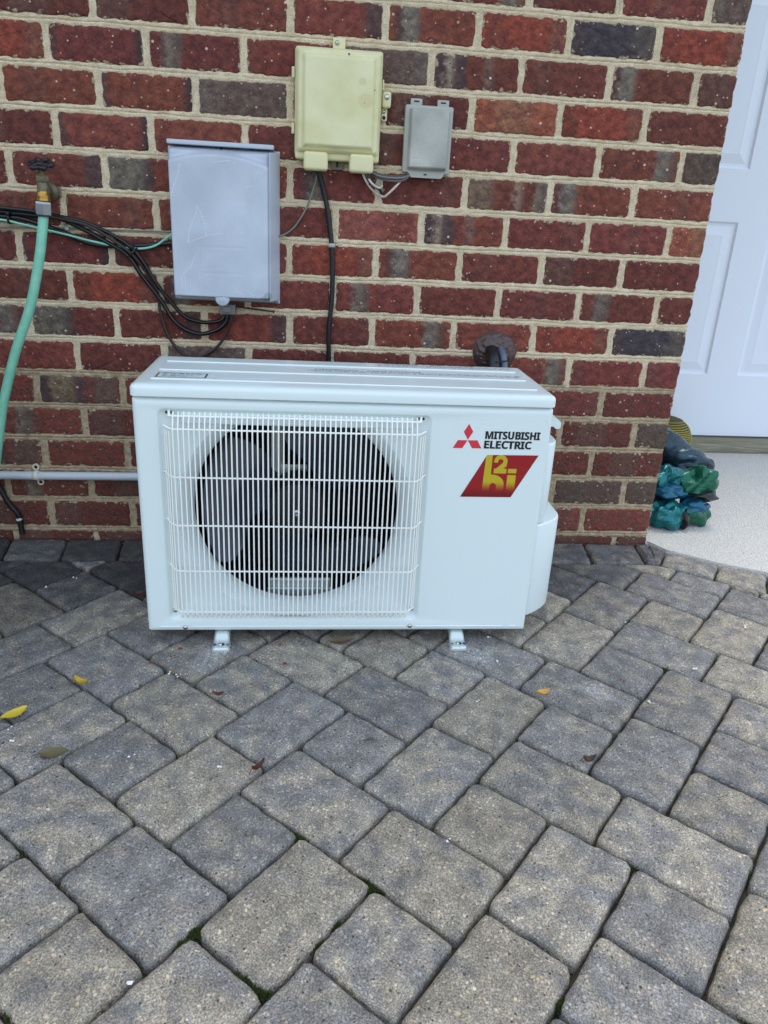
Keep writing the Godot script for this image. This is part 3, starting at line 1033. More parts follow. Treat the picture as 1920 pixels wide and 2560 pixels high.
# ------------------------------------------------------------------ porch
func porch() -> void:
	var slab := setting("porch_slab")
	var poly := PackedVector2Array([Vector2(CORNER - 0.004, 0.945), Vector2(CORNER - 0.004, 0.0)])
	for e in EDGE:
		poly.append(Vector2(e[0], -e[1]))
	poly.append_array([Vector2(3.6, -1.03), Vector2(3.6, 0.945)])
	var ct := grit_texture(1024, 16000, 6000, 208, 0.24, [rgb(250, 246, 236), rgb(236, 226, 206), rgb(206, 202, 194)], 81, 1.7)
	var cm := tri_mat(ct, 1.9, 0.9, normal_tex(512, 0.3, 83, 3, 5.0), 0.8)
	cm.albedo_color = lin(0.92, 0.89, 0.83)
	part(slab, "concrete", prism_mesh(poly, -0.1, 0.003, Transform3D(Basis(Vector3.RIGHT, Vector3.FORWARD, Vector3.UP), Vector3.ZERO)), cm)
	# door
	var zd := -0.945
	var door := thing("entry_door", "white panelled entry door at the back of the porch", "door", Vector3(1.945, 0.07, zd))
	var dm := mat(rgb(222, 230, 240), 0.42)
	var L := -0.455
	var Rr := 0.455
	var pl := [[-0.345, -0.065], [0.065, 0.345]]
	var rows := [[0.252, 0.824], [1.005, 1.56], [1.66, 1.9]]
	for s in [[L, pl[0][0]], [pl[0][1], pl[1][0]], [pl[1][1], Rr]]:
		part(door, "stile", box_mesh(Vector3(s[0], 0, -0.04), Vector3(s[1], 2.03, 0)), dm)
	var ry := [[0.0, rows[0][0]], [rows[0][1], rows[1][0]], [rows[1][1], rows[2][0]], [rows[2][1], 2.03]]
	for c in pl:
		for r in ry:
			part(door, "rail", box_mesh(Vector3(c[0], r[0], -0.04), Vector3(c[1], r[1], 0)), dm)
		for r in rows:
			var st := begin()
			st.set_smooth_group(-1)
			var ins := [[0.0, 0.0], [0.007, -0.0075], [0.016, -0.0085], [0.05, -0.002], [0.054, -0.0025]]
			for k in ins.size():
				var a0: float = c[0] + ins[k][0]
				var a1: float = c[1] - ins[k][0]
				var b0: float = r[0] + ins[k][0]
				var b1: float = r[1] - ins[k][0]
				var z: float = ins[k][1]
				if k == ins.size() - 1:
					q4(st, Vector3(a0, b0, z), Vector3(a1, b0, z), Vector3(a1, b1, z), Vector3(a0, b1, z))
				else:
					var d: float = ins[k + 1][0] - ins[k][0]
					var z2: float = ins[k + 1][1]
					var o := [Vector3(a0, b0, z), Vector3(a1, b0, z), Vector3(a1, b1, z), Vector3(a0, b1, z)]
					var i := [Vector3(a0 + d, b0 + d, z2), Vector3(a1 - d, b0 + d, z2), Vector3(a1 - d, b1 - d, z2), Vector3(a0 + d, b1 - d, z2)]
					for e in 4:
						q4(st, o[e], o[(e + 1) % 4], i[(e + 1) % 4], i[e])
			part(door, "panel", done(st), dm)
	var kn := part(door, "knob", lathe_mesh([Vector2(0.03, 0), Vector2(0.03, 0.005), Vector2(0.012, 0.01), Vector2(0.012, 0.03), Vector2(0.026, 0.042), Vector2(0.027, 0.055), Vector2(0.015, 0.064), Vector2(0.0, 0.065)], 20, along(Vector3(0, 0, 1), Vector3(0.395, 0.92, 0))), M.steel)
	var fr := thing("door_frame", "white painted frame round the entry door", "door frame", Vector3(1.945, 0.0, zd))
	part(fr, "jamb", box_mesh(Vector3(-0.66, 0.0, -0.1), Vector3(-0.459, 2.2, 0.012)), dm)
	part(fr, "jamb", box_mesh(Vector3(0.459, 0.0, -0.1), Vector3(0.66, 2.2, 0.012)), dm)
	part(fr, "header", box_mesh(Vector3(-0.459, 2.104, -0.1), Vector3(0.459, 2.2, 0.011)), dm)
	part(fr, "siding", box_mesh(Vector3(0.66, 0.0, -0.1), Vector3(1.66, 2.75, 0.005)), dm)
	part(fr, "siding", box_mesh(Vector3(-0.66, 2.2, -0.1), Vector3(0.66, 2.75, 0.005)), dm)
	var wood := tri_mat(wood_tex(), 1.0, 0.85)
	wood.uv1_triplanar = false
	wood.uv1_world_triplanar = false
	wood.uv1_scale = Vector3.ONE
	var th := thing("threshold", "weathered grey wooden threshold board under the white door", "threshold", Vector3(1.945, 0.004, zd))
	var ts := begin()
	sheet_uv(ts, 60, 14, func(u: float, v: float) -> Vector3:
		var y := v * 0.058
		var z := 0.03 - 0.004 * pow(absf(v * 2.0 - 1.0), 6.0)
		if v > 0.55:
			z -= 0.006
		return Vector3(lerpf(-0.458, 0.458, u), y + noise.get_noise_1d(u * 300.0) * 0.001 * v, z + noise2.get_noise_2d(u * 300.0, v * 40.0) * 0.0012))
	box(ts, Vector3(-0.457, 0.0, -0.04), Vector3(0.457, 0.0575, 0.0225))
	part(th, "board", done(ts), wood)

func sheet_uv(st: SurfaceTool, nu: int, nv: int, f: Callable) -> void:
	st.set_smooth_group(0)
	for j in nv:
		for i in nu:
			var u0 := float(i) / nu
			var u1 := float(i + 1) / nu
			var v0 := float(j) / nv
			var v1 := float(j + 1) / nv
			for p in [[u0, v0], [u1, v1], [u1, v0], [u0, v0], [u0, v1], [u1, v1]]:
				st.set_uv(Vector2(p[0], 1.0 - p[1]))
				st.add_vertex(f.call(p[0], p[1]))

func wood_tex() -> ImageTexture:
	var n0 := noise_bytes(512, 0.02, 91, 2)
	var n1 := noise_bytes(512, 0.4, 92, 2)
	var d := PackedByteArray()
	d.resize(512 * 128 * 3)
	for y in 128:
		for x in 512:
			var g := n0[((y * 4) % 512) * 512 + (x / 3) % 512] / 255.0
			var f := n1[y * 512 + (x / 12)] / 255.0
			var t := clampf(0.5 + 0.45 * sin(g * 24.0 + y * 0.35) * 0.5 + (f - 0.5) * 0.7, 0.0, 1.0)
			var c := rgb(98, 96, 78).lerp(rgb(162, 158, 138), t)
			var o := (y * 512 + x) * 3
			d[o] = c.r8
			d[o + 1] = c.g8
			d[o + 2] = c.b8
	return tex(Image.create_from_data(512, 128, false, Image.FORMAT_RGB8, d))

# ------------------------------------------------------------------ outdoor unit
# N points round a rounded rectangle, counter-clockwise from the lower left
func rr(x0: float, y0: float, x1: float, y1: float, r: float) -> PackedVector2Array:
	var out := PackedVector2Array()
	var cs := [[Vector2(x1 - r, y0 + r), -PI / 2], [Vector2(x1 - r, y1 - r), 0.0], [Vector2(x0 + r, y1 - r), PI / 2], [Vector2(x0 + r, y0 + r), PI]]
	for k in 4:
		var c: Vector2 = cs[k][0]
		var prev: Vector2 = cs[(k + 3) % 4][0]
		var n := Vector2.from_angle(cs[k][1])
		var a := prev + n * r
		var b := c + n * r
		for i in 34:
			out.append(a.lerp(b, i / 34.0))
		for i in 6:
			out.append(c + Vector2.from_angle(cs[k][1] + PI / 2 * i / 6.0) * r)
	return out

func rings(st: SurfaceTool, list: Array) -> void:
	# each entry: [outline, z]; the first lies outermost / rearmost
	st.set_smooth_group(0)
	for k in list.size() - 1:
		var a: PackedVector2Array = list[k][0]
		var b: PackedVector2Array = list[k + 1][0]
		var n := a.size()
		for i in n:
			var j := (i + 1) % n
			q4(st, Vector3(a[i].x, a[i].y, list[k][1]), Vector3(a[j].x, a[j].y, list[k][1]), Vector3(b[j].x, b[j].y, list[k + 1][1]), Vector3(b[i].x, b[i].y, list[k + 1][1]))

func inset_rr(d: float, x0: float, y0: float, x1: float, y1: float, r: float) -> PackedVector2Array:
	return rr(x0 + d, y0 + d, x1 - d, y1 - d, maxf(r - d, 0.002))

func text_mesh(parent: Node, called: String, words: String, m: Material, lo: Vector2, hi: Vector2, z: float, xf := Transform3D.IDENTITY, bold := true, depth := 0.0006) -> MeshInstance3D:
	var tm := TextMesh.new()
	var f := SystemFont.new()
	f.font_names = PackedStringArray(["Droid Sans"])
	f.font_weight = 700 if bold else 400
	var fv := FontVariation.new()
	fv.base_font = f
	fv.variation_embolden = 0.55 if bold else 0.0
	fv.spacing_glyph = -3 if bold else 0
	tm.font = fv
	tm.text = words
	tm.font_size = 64
	tm.pixel_size = 0.001
	tm.depth = 0.01
	tm.curve_step = 0.6
	var bb := tm.get_aabb()
	var o := part(parent, called, tm, m)
	var s := Vector3((hi.x - lo.x) / bb.size.x, (hi.y - lo.y) / bb.size.y, depth / 0.01)
	var at := Vector3(lo.x - bb.position.x * s.x, lo.y - bb.position.y * s.y, z)
	o.transform = xf * Transform3D(Basis.from_scale(s), at)
	return o

func badge_texture() -> ImageTexture:
	var w := 384
	var h := 228
	var im := Image.create(w, h, false, Image.FORMAT_RGB8)
	var red := rgb(150, 24, 30)
	var deep := rgb(112, 14, 22)
	var yel := rgb(190, 172, 36)
	for py in h:
		for px in w:
			var x := 0.629 + 0.1512 * (px + 0.5) / w
			var y := 0.4286 - 0.09 * (py + 0.5) / h
			var on := false
			var slant := (0.388 - y) * 0.03
			if x > 0.6732 - slant and x < 0.6872 and y > 0.3495:
				on = true
			if x >= 0.687 and x < 0.7157 and y < 0.3866 and y > 0.3495:
				var d := Vector2((x - 0.690) / 0.0257, (y - 0.3655) / 0.0212)
				on = y < 0.3655 or d.length() < 1.0
			if x > 0.6868 and x < 0.7004 and y < 0.3622 or Vector2(x - 0.6936, y - 0.3622).length() < 0.0067:
				on = false
			var two := Vector2(x - 0.7046, y - 0.4142)
			if two.length() < 0.0136 and two.length() > 0.0052 and not (two.y < -0.002 and two.x < 0.004):
				on = true
			var a := Vector2(0.7125, 0.4075)
			var b := Vector2(0.6985, 0.3945)
			var q := Geometry2D.get_closest_point_to_segment(Vector2(x, y), a, b)
			if q.distance_to(Vector2(x, y)) < 0.0052 and y > 0.3896:
				on = true
			if x > 0.6922 and x < 0.718 and y > 0.3896 and y < 0.3992:
				on = true
			if x > 0.7210 and x < 0.7384 and ((y > 0.3902 and y < 0.3993) or (y > 0.3495 and y < 0.3865)):
				on = true
			var c := red.lerp(deep, clampf((0.36 - y) / 0.02, 0.0, 1.0))
			if on:
				c = c.lerp(yel, smoothstep(0.347, 0.374, y))
			im.set_pixel(px, py, c)
	return tex(im)

func wire_shape(st: SurfaceTool, pts: Array, r: float, sides := 6) -> void:
	tube(st, PackedVector3Array(pts), r, sides)

func air_conditioner() -> void:
	var u := thing("air_conditioner", "white outdoor heat pump unit with round fan behind a wire guard", "outdoor unit", Vector3(UX, 0, UZ))
	var X0 := 0.0
	var X1 := 0.8
	var Y0 := 0.0283
	var Y1 := 0.5232
	# front panel with recess, fan opening and bell mouth
	var st := begin()
	var rx0 := 0.0474
	var rx1 := 0.5594
	var ry0 := 0.0585
	var ry1 := 0.5007
	rings(st, [[rr(X0, Y0, X1, Y1, 0.006), -0.06], [rr(X0, Y0, X1, Y1, 0.006), -0.011], [inset_rr(0.0009, X0, Y0, X1, Y1, 0.006), -0.0065], [inset_rr(0.0035, X0, Y0, X1, Y1, 0.007), -0.0028], [inset_rr(0.0075, X0, Y0, X1, Y1, 0.009), -0.0006], [inset_rr(0.011, X0, Y0, X1, Y1, 0.012), 0.0], [rr(rx0 - 0.004, ry0 - 0.004, rx1 + 0.004, ry1 + 0.004, 0.014), 0.0], [rr(rx0 - 0.0015, ry0 - 0.0015, rx1 + 0.0015, ry1 + 0.0015, 0.0125), -0.001], [rr(rx0 + 0.001, ry0 + 0.001, rx1 - 0.001, ry1 - 0.001, 0.011), -0.0055], [rr(rx0 + 0.004, ry0 + 0.004, rx1 - 0.004, ry1 - 0.004, 0.009), -0.0082]])
	var inner := rr(rx0 + 0.004, ry0 + 0.004, rx1 - 0.004, ry1 - 0.004, 0.009)
	var cen := Vector2(0.304, 0.291)
	var bell := func(r: float) -> PackedVector2Array:
		var o := PackedVector2Array()
		for p in inner:
			var q := cen + (p - cen).normalized() * r
			q.y = minf(q.y, 0.4735)
			o.append(q)
		return o
	rings(st, [[inner, -0.0082], [bell.call(0.2325), -0.009]])
	part(u, "front_panel", done(st), M.white)
	var bs := begin()
	rings(bs, [[bell.call(0.2324), -0.0091], [bell.call(0.2295), -0.0105], [bell.call(0.224), -0.0155], [bell.call(0.2165), -0.0235], [bell.call(0.210), -0.032], [bell.call(0.2065), -0.041], [bell.call(0.2055), -0.052]])
	part(u, "bell_mouth", done(bs), M.white)
	part(u, "visor", rbox_mesh(Vector3(0.086, 0.4736, -0.0115), Vector3(0.524, 0.4955, -0.0035), 0.0035), M.white)
	# casing behind
	part(u, "side_panel", rbox_mesh(Vector3(0.0004, 0.03, -0.285), Vector3(0.004, 0.5228, -0.0605), 0.0015, 2), M.white)
	part(u, "side_panel", rbox_mesh(Vector3(0.796, 0.03, -0.285), Vector3(0.7996, 0.5228, -0.0605), 0.0015, 2), M.white)
	part(u, "base_pan", rbox_mesh(Vector3(0.003, 0.0295, -0.283), Vector3(0.797, 0.05, -0.0645), 0.003, 2), M.white)
	var ls := begin()
	box(ls, Vector3(0.0045, 0.0505, -0.284), Vector3(0.7955, 0.5225, -0.27))
	box(ls, Vector3(0.0045, 0.0505, -0.2699), Vector3(0.05, 0.5225, -0.062))
	box(ls, Vector3(0.57, 0.0505, -0.2699), Vector3(0.61, 0.5225, -0.062))
	box(ls, Vector3(0.0501, 0.505, -0.2699), Vector3(0.5699, 0.5224, -0.062))
	box(ls, Vector3(0.0501, 0.0506, -0.2699), Vector3(0.5699, 0.064, -0.062))
	part(u, "cavity_shade_liner", done(ls), mat(rgb(36, 38, 42), 0.7))  # near-black liner: shade of the enclosed cavity put into its colour
	var fin := begin()
	for i in 86:
		var x := 0.055 + i * 0.006
		box(fin, Vector3(x, 0.065, -0.2695), Vector3(x + 0.0012, 0.504, -0.255))
	part(u, "coil_fins", done(fin), mat(rgb(30, 32, 38), 0.6)).set_meta("kind", "stuff")  # dark coated fins, toned down further with the cavity shade
	# fan
	var fan := Node3D.new()
	fan.name = "fan"
	u.add_child(fan)
	fan.position = Vector3(cen.x, 0.288, 0)
	for b in 3:
		var t0 := deg_to_rad(126.0 + 120.0 * b)
		var fs := begin()
		for face in 2:
			sheet(fs, 14, 14, func(p: float, q: float) -> Vector3:
				var s := p if face == 0 else 1.0 - p
				var r := lerpf(0.058, 0.196, q)
				var lead := deg_to_rad(16.0) * q * q
				var wide := deg_to_rad(lerpf(50.0, 86.0, smoothstep(0.0, 0.6, q)) - 14.0 * pow(q, 8.0))
				var a := t0 + lead + wide * (1.0 - s) * 1.0
				var z := lerpf(-0.034, -0.15, s) - 0.014 * sin(s * PI) + (0.0 if face == 0 else -0.0025)
				return Vector3(cos(a) * r, sin(a) * r, z))
		part(fan, "blade", done(fs), M.blade)
	part(fan, "hub", lathe_mesh([Vector2(0.06, -0.12), Vector2(0.06, -0.042), Vector2(0.056, -0.034), Vector2(0.03, -0.03), Vector2(0.0, -0.0295)], 36, along(Vector3(0, 0, 1), Vector3.ZERO)), M.dark)
	part(fan, "nut", lathe_mesh([Vector2(0.0075, -0.031), Vector2(0.0075, -0.025), Vector2(0.006, -0.0235), Vector2(0.0034, -0.0235), Vector2(0.0034, -0.014), Vector2(0.002, -0.0125), Vector2(0.0, -0.0125)], 12, along(Vector3(0, 0, 1), Vector3.ZERO)), M.steel)
	# motor bracket
	var mb := Node3D.new()
	mb.name = "motor_bracket"
	u.add_child(mb)
	var zb := -0.14
	part(mb, "upright", rbox_mesh(Vector3(0.249, 0.05, -0.2), Vector3(0.268, 0.2, -0.196), 0.0015, 2), mat(rgb(96, 104, 112), 0.5))  # lower part in darker zinc: dimness behind the fan put into colour
	part(mb, "upright", rbox_mesh(Vector3(0.247, 0.285, zb - 0.004), Vector3(0.272, 0.503, zb), 0.002, 2), M.zinc)
	part(mb, "rib", rbox_mesh(Vector3(0.251, 0.345, zb), Vector3(0.2545, 0.503, zb + 0.012), 0.001, 2), M.zinc)
	part(mb, "rib", rbox_mesh(Vector3(0.2645, 0.36, zb), Vector3(0.268, 0.503, zb + 0.012), 0.001, 2), M.zinc)
	part(mb, "arm", rbox_mesh(Vector3(0.268, 0.333, zb + 0.001), Vector3(0.325, 0.355, zb + 0.005), 0.002, 2), M.zinc)
	part(mb, "washer_plate", prism_mesh(PackedVector2Array([Vector2(0.262, 0.288), Vector2(0.276, 0.28), Vector2(0.302, 0.297), Vector2(0.29, 0.307)]), zb + 0.02, zb + 0.022), M.zinc)
	part(mb, "foot_clip", rbox_mesh(Vector3(0.244, 0.075, -0.11), Vector3(0.378, 0.103, -0.1), 0.003, 2), M.zinc)
	part(mb, "foot_plate", rbox_mesh(Vector3(0.24, 0.0645, -0.099), Vector3(0.382, 0.085, -0.09), 0.003, 2), M.zinc)
	# wire guard
	var g := Node3D.new()
	g.name = "fan_guard"
	u.add_child(g)
	var zf := 0.0165
	var wr := 0.00155
	var us := begin()
	wire_shape(us, [Vector3(0, 0.0705, -0.005), Vector3(0, 0.069, 0.004), Vector3(0, 0.0705, 0.011), Vector3(0, 0.076, 0.0158), Vector3(0, 0.084, zf), Vector3(0, 0.46, zf), Vector3(0, 0.4685, 0.0158), Vector3(0, 0.478, 0.0125), Vector3(0, 0.4985, 0.0015)], wr)
	var wm := done(us)
	var n := 48
	for i in n:
		var w := part(g, "wire", wm, M.wire)
		w.position.x = lerpf(0.0748, 0.5322, float(i) / (n - 1))
	# wires on the flared sides
	for s in 2:
		for k in 3:
			var ss := begin()
			var z: float = [0.0125, 0.0075, 0.002][k]
			wire_shape(ss, [Vector3(0, 0.088, z), Vector3(0, 0.463, z)], wr)
			var w := part(g, "wire", done(ss), M.wire)
			var d: float = [0.0075, 0.0128, 0.0172][k]
			w.position.x = 0.0748 - d if s == 0 else 0.5322 + d
	for y in [0.468, 0.3735, 0.2744, 0.1759, 0.083]:
		var cs := begin()
		var zb2 := zf - 0.0028
		if y > 0.46 or y < 0.09:
			wire_shape(cs, [Vector3(0.0555, y + 0.003, -0.002), Vector3(0.066, y + 0.001, 0.0085), Vector3(0.0735, y, zb2), Vector3(0.535, y, zb2), Vector3(0.541, y + 0.001, 0.0085), Vector3(0.5515, y + 0.003, -0.002)], 0.0019, 8)
		else:
			wire_shape(cs, [Vector3(0.0515, y + 0.006, -0.008), Vector3(0.058, y + 0.004, 0.001), Vector3(0.067, y + 0.001, 0.0095), Vector3(0.0735, y, zb2), Vector3(0.535, y, zb2), Vector3(0.541, y + 0.001, 0.0095), Vector3(0.549, y + 0.004, 0.001), Vector3(0.5555, y + 0.006, -0.008)], 0.0019, 8)
		part(g, "crossbar", done(cs), M.wire)
	var tb := begin()
	tube(tb, smooth_path([Vector3(0.0665, 0.4985, -0.009), Vector3(0.0665, 0.4968, -0.002), Vector3(0.069, 0.4915, 0.003), Vector3(0.077, 0.4905, 0.0032), Vector3(0.2, 0.4905, 0.0032), Vector3(0.4, 0.4905, 0.0032), Vector3(0.53, 0.4905, 0.0032), Vector3(0.538, 0.4915, 0.003), Vector3(0.5405, 0.4968, -0.002), Vector3(0.5405, 0.4985, -0.009)], 4), 0.0022, 8)
	part(g, "top_bar", done(tb), M.wire)
	var bb := begin()
	wire_shape(bb, [Vector3(0.0745, 0.0703, -0.0055), Vector3(0.5325, 0.0703, -0.0055)], 0.0018, 8)
	part(g, "crossbar", done(bb), M.wire)
	# slots where the guard hooks in
	for x in [0.0615, 0.0712, 0.5358, 0.5452]:
		part(u, "slot", prism_mesh(circle(Vector2(x, 0.4945), 0.0028, 12), -0.0083, -0.0077), M.dark)
	for p in [Vector2(0.0525, 0.3785), Vector2(0.555, 0.3785)]:
		part(u, "slot", prism_mesh(circle(p, 0.0032, 12), -0.0083, -0.0077), M.dark)
	# screws
	for p in [[0.0561, 0.0752, -0.0082], [0.5479, 0.0785, -0.0082], [0.0763, 0.0392, 0.0], [0.5465, 0.0418, 0.0]]:
		part(u, "screw", lathe_mesh([Vector2(0.0052, 0.0), Vector2(0.005, 0.0012), Vector2(0.0036, 0.0028), Vector2(0.0015, 0.0036), Vector2(0.0, 0.0037)], 18, along(Vector3(0, 0, 1), Vector3(p[0], p[1], p[2]))), M.steel)
	# pressed lines along the bottom edge
	for r in [[0.026, 0.0675], [0.087, 0.537], [0.5575, 0.7495], [0.764, 0.778]]:
		part(u, "pressed_line", rbox_mesh(Vector3(r[0], 0.0392, -0.002), Vector3(r[1], 0.0424, 0.0012), 0.0012, 2), M.white)
	# lid
	var lid := part(u, "lid", lid_mesh(), M.lid)
	for z in [-0.0467, -0.133, -0.221]:
		part(lid, "rib", rbox_mesh(Vector3(0.029, 0.5475, z - 0.0034), Vector3(0.775, 0.5509, z + 0.0034), 0.0016, 3), M.lid)
	var flat := Transform3D(Basis(Vector3.RIGHT, Vector3.FORWARD, Vector3.UP), Vector3(0, 0.5491, 0))
	text_mesh(lid, "warning_text", "WARNING  -  RISK OF FIRE", M.print_black, Vector2(0.488, 0.2665), Vector2(0.69, 0.2735), 0, flat, false, 0.0003)
	text_mesh(lid, "warning_text", "AVERTISSEMENT  -  RISQUE D'INCENDIE", M.print_black, Vector2(0.335, 0.18), Vector2(0.56, 0.187), 0, flat, false, 0.0003)
	var fp := begin()
	for ln in [[0.475, 0.775, 0.2545], [0.475, 0.765, 0.2445], [0.32, 0.775, 0.1715], [0.335, 0.772, 0.161], [0.044, 0.118, 0.0945], [0.044, 0.118, 0.0875], [0.044, 0.112, 0.0765], [0.044, 0.092, 0.07]]:
		var x: float = ln[0]
		while x < ln[1]:
			var wlen := rng.randf_range(0.004, 0.016)
			var e := minf(x + wlen, ln[1])
			while x < e:
				var k := rng.randi() % 4
				var t := 0.0007
				if k < 3:
					box(fp, flat * Vector3(x, ln[2], 0) + Vector3(0, 0, -0.0042), flat * Vector3(x + t, ln[2], 0.0003))
				if k != 1:
					box(fp, flat * Vector3(x + t, ln[2], 0) + Vector3(0, 0, -0.0042 if k == 2 else -0.0008), flat * Vector3(x + 0.0022, ln[2], 0.0003) + Vector3(0, 0, -0.0034 if k == 2 else 0.0))
				x += 0.0029
			x += 0.0025
	part(lid, "fine_print", done(fp), mat(rgb(70, 72, 78), 0.5)).set_meta("kind", "stuff")
	var lf := begin()
	for r in [[0.0335, 0.0362, 0.061, 0.1015], [0.1255, 0.1285, 0.0625, 0.1015]]:
		box(lf, Vector3(r[0], 0.5491, -r[3]), Vector3(r[1], 0.5494, -r[2]))
	for r in [[0.0362, 0.1255, 0.0612, 0.0621], [0.0362, 0.1255, 0.1005, 0.1014]]:
		box(lf, Vector3(r[0], 0.5491, -r[3]), Vector3(r[1], 0.5494, -r[2]))
	part(lid, "label_frame", done(lf), M.print_black)
	# emblem, lettering and badge
	var em := Node3D.new()
	em.name = "emblem"
	u.add_child(em)
	var er := mat(rgb(212, 52, 66), 0.4)
	for d in [[Vector2(0.6342, 0.4892), Vector2(0.6435, 0.4736), Vector2(0.6343, 0.4575), Vector2(0.625, 0.4731)], [Vector2(0.6149, 0.4562), Vector2(0.6341, 0.4562), Vector2(0.6247, 0.4402), Vector2(0.6058, 0.44)], [Vector2(0.6346, 0.4562), Vector2(0.6535, 0.4565), Vector2(0.6628, 0.4405), Vector2(0.6439, 0.4404)]]:
		part(em, "diamond", prism_mesh(PackedVector2Array(d), 0.0, 0.0005), er)
	text_mesh(u, "lettering", "MITSUBISHI", M.print_black, Vector2(0.6682, 0.4594), Vector2(0.778, 0.4757), 0.0003)
	text_mesh(u, "lettering", "ELECTRIC", M.print_black, Vector2(0.6676, 0.4404), Vector2(0.763, 0.4566), 0.0003)
	var bg := begin()
	bg.set_smooth_group(-1)
	var co := [Vector2(0.6293, 0.3388), Vector2(0.7328, 0.3393), Vector2(0.7798, 0.4284), Vector2(0.6761, 0.4274)]
	for k in [0, 2, 1, 0, 3, 2]:
		bg.set_uv(Vector2((co[k].x - 0.629) / 0.1512, (0.4286 - co[k].y) / 0.09))
		bg.add_vertex(Vector3(co[k].x, co[k].y, 0.0006))
	var bm := StandardMaterial3D.new()
	bm.albedo_texture = badge_texture()
	bm.roughness = 0.35
	part(u, "badge", done(bg), bm)
	for p in [Vector2(0.566, 0.507), Vector2(0.6605, 0.5), Vector2(0.757, 0.4995), Vector2(0.786, 0.499)]:
		part(u, "dimple", lathe_mesh([Vector2(0.0016, 0.0), Vector2(0.0012, 0.0006), Vector2(0.0, 0.0008)], 10, along(Vector3(0, 0, 1), Vector3(p.x, p.y, 0))), M.white)
	# valve covers and handles on the sides
	var vs := begin()
	var vp := PackedVector2Array([Vector2(0.7985, -0.28), Vector2(0.7985, -0.014), Vector2(0.806, -0.0155), Vector2(0.822, -0.026), Vector2(0.844, -0.045), Vector2(0.858, -0.061), Vector2(0.866, -0.075), Vector2(0.869, -0.09), Vector2(0.869, -0.268), Vector2(0.862, -0.28)])
	var up := Transform3D(Basis(Vector3.RIGHT, Vector3(0, 0, 1), Vector3(0, -1, 0)), Vector3.ZERO)
	column(vs, vp, 0.058, 0.272, 0.004)
	part(u, "valve_cover", done(vs), M.white)
	var s2 := begin()
	column(s2, PackedVector2Array([Vector2(0.7985, -0.26), Vector2(0.7985, -0.02), Vector2(0.81, -0.023), Vector2(0.821, -0.033), Vector2(0.828, -0.048), Vector2(0.83, -0.06), Vector2(0.83, -0.25), Vector2(0.826, -0.26)]), 0.2725, 0.446, 0.004)
	part(u, "terminal_cover", done(s2), M.white)
	for s in [1.0, -1.0]:
		var hs := begin()
		var xb := 0.7985 if s > 0.0 else 0.0015
		var prof := PackedVector2Array([Vector2(0, 0.503), Vector2(0.006, 0.5005), Vector2(0.03, 0.4885), Vector2(0.034, 0.484), Vector2(0.034, 0.474), Vector2(0.031, 0.4715), Vector2(0.024, 0.4715), Vector2(0.02, 0.476), Vector2(0, 0.476)])
		var pp := PackedVector2Array()
		for p in prof:
			pp.append(Vector2(xb + s * p.x, p.y))
		prism(hs, pp, -0.165 if s > 0.0 else -0.27, -0.045 if s > 0.0 else -0.165)
		part(u, "handle", done(hs), M.white)
	# feet
	for x in [0.1505, 0.6505]:
		var ft := Node3D.new()
		ft.name = "foot" if x < 0.3 else "foot_001"
		u.add_child(ft)
		ft.position = Vector3(x, 0, 0)
		var fs := begin()
		sheet(fs, 12, 16, func(p: float, q: float) -> Vector3:
			# q runs from the toe back under the base, p across
			var path := [Vector2(0.036, 0.0005), Vector2(0.0358, 0.006), Vector2(0.0335, 0.0098), Vector2(0.029, 0.0108), Vector2(0.016, 0.0106), Vector2(0.010, 0.0125), Vector2(0.002, 0.0205), Vector2(-0.004, 0.0262), Vector2(-0.012, 0.0272), Vector2(-0.05, 0.0272)]
			var k := q * (path.size() - 1)
			var i := mini(int(k), path.size() - 2)
			var a: Vector2 = path[i].lerp(path[i + 1], k - i)
			var half := lerpf(0.0205, 0.0165, smoothstep(0.3, 0.75, q))
			var xx := (p * 2.0 - 1.0)
			var edge := pow(absf(xx), 7.0)
			var zr := a.x - (0.012 * edge if q < 0.35 else 0.0)
			return Vector3(xx * half, maxf(a.y - edge * 0.009, 0.0004), zr))
		part(ft, "bracket", done(fs), M.zinc)
		part(ft, "bolt_hole", prism_mesh(circle(Vector2(0.002, -0.021), 0.0052, 16), 0.0107, 0.0112, Transform3D(Basis(Vector3.RIGHT, Vector3.FORWARD, Vector3.UP), Vector3.ZERO)), M.dark)
		part(ft, "anchor_bolt", lathe_mesh([Vector2(0.0036, 0.0), Vector2(0.0036, 0.0135), Vector2(0.0028, 0.0142), Vector2(0.0, 0.0142)], 12, Transform3D(Basis.IDENTITY, Vector3(-0.001, 0, 0.0225))), M.steel)
		part(ft, "paint_mark", lathe_mesh([Vector2(0.0042, 0.0), Vector2(0.0036, 0.0012), Vector2(0.0, 0.0016)], 14, Transform3D(Basis.IDENTITY, Vector3(-0.0125 if x < 0.3 else 0.0125, 0.0098, 0.022))), mat(rgb(36, 70, 150), 0.5))
		part(ft, "small_hole", prism_mesh(circle(Vector2(0.0125 if x < 0.3 else -0.0125, -0.022), 0.0019, 12), 0.0101, 0.0107, Transform3D(Basis(Vector3.RIGHT, Vector3.FORWARD, Vector3.UP), Vector3.ZERO)), M.dark)
		for z in [-0.24]:
			part(ft, "rear_bracket", rbox_mesh(Vector3(-0.02, 0.0005, z - 0.02), Vector3(0.02, 0.0285, z + 0.02), 0.003, 2), M.zinc)

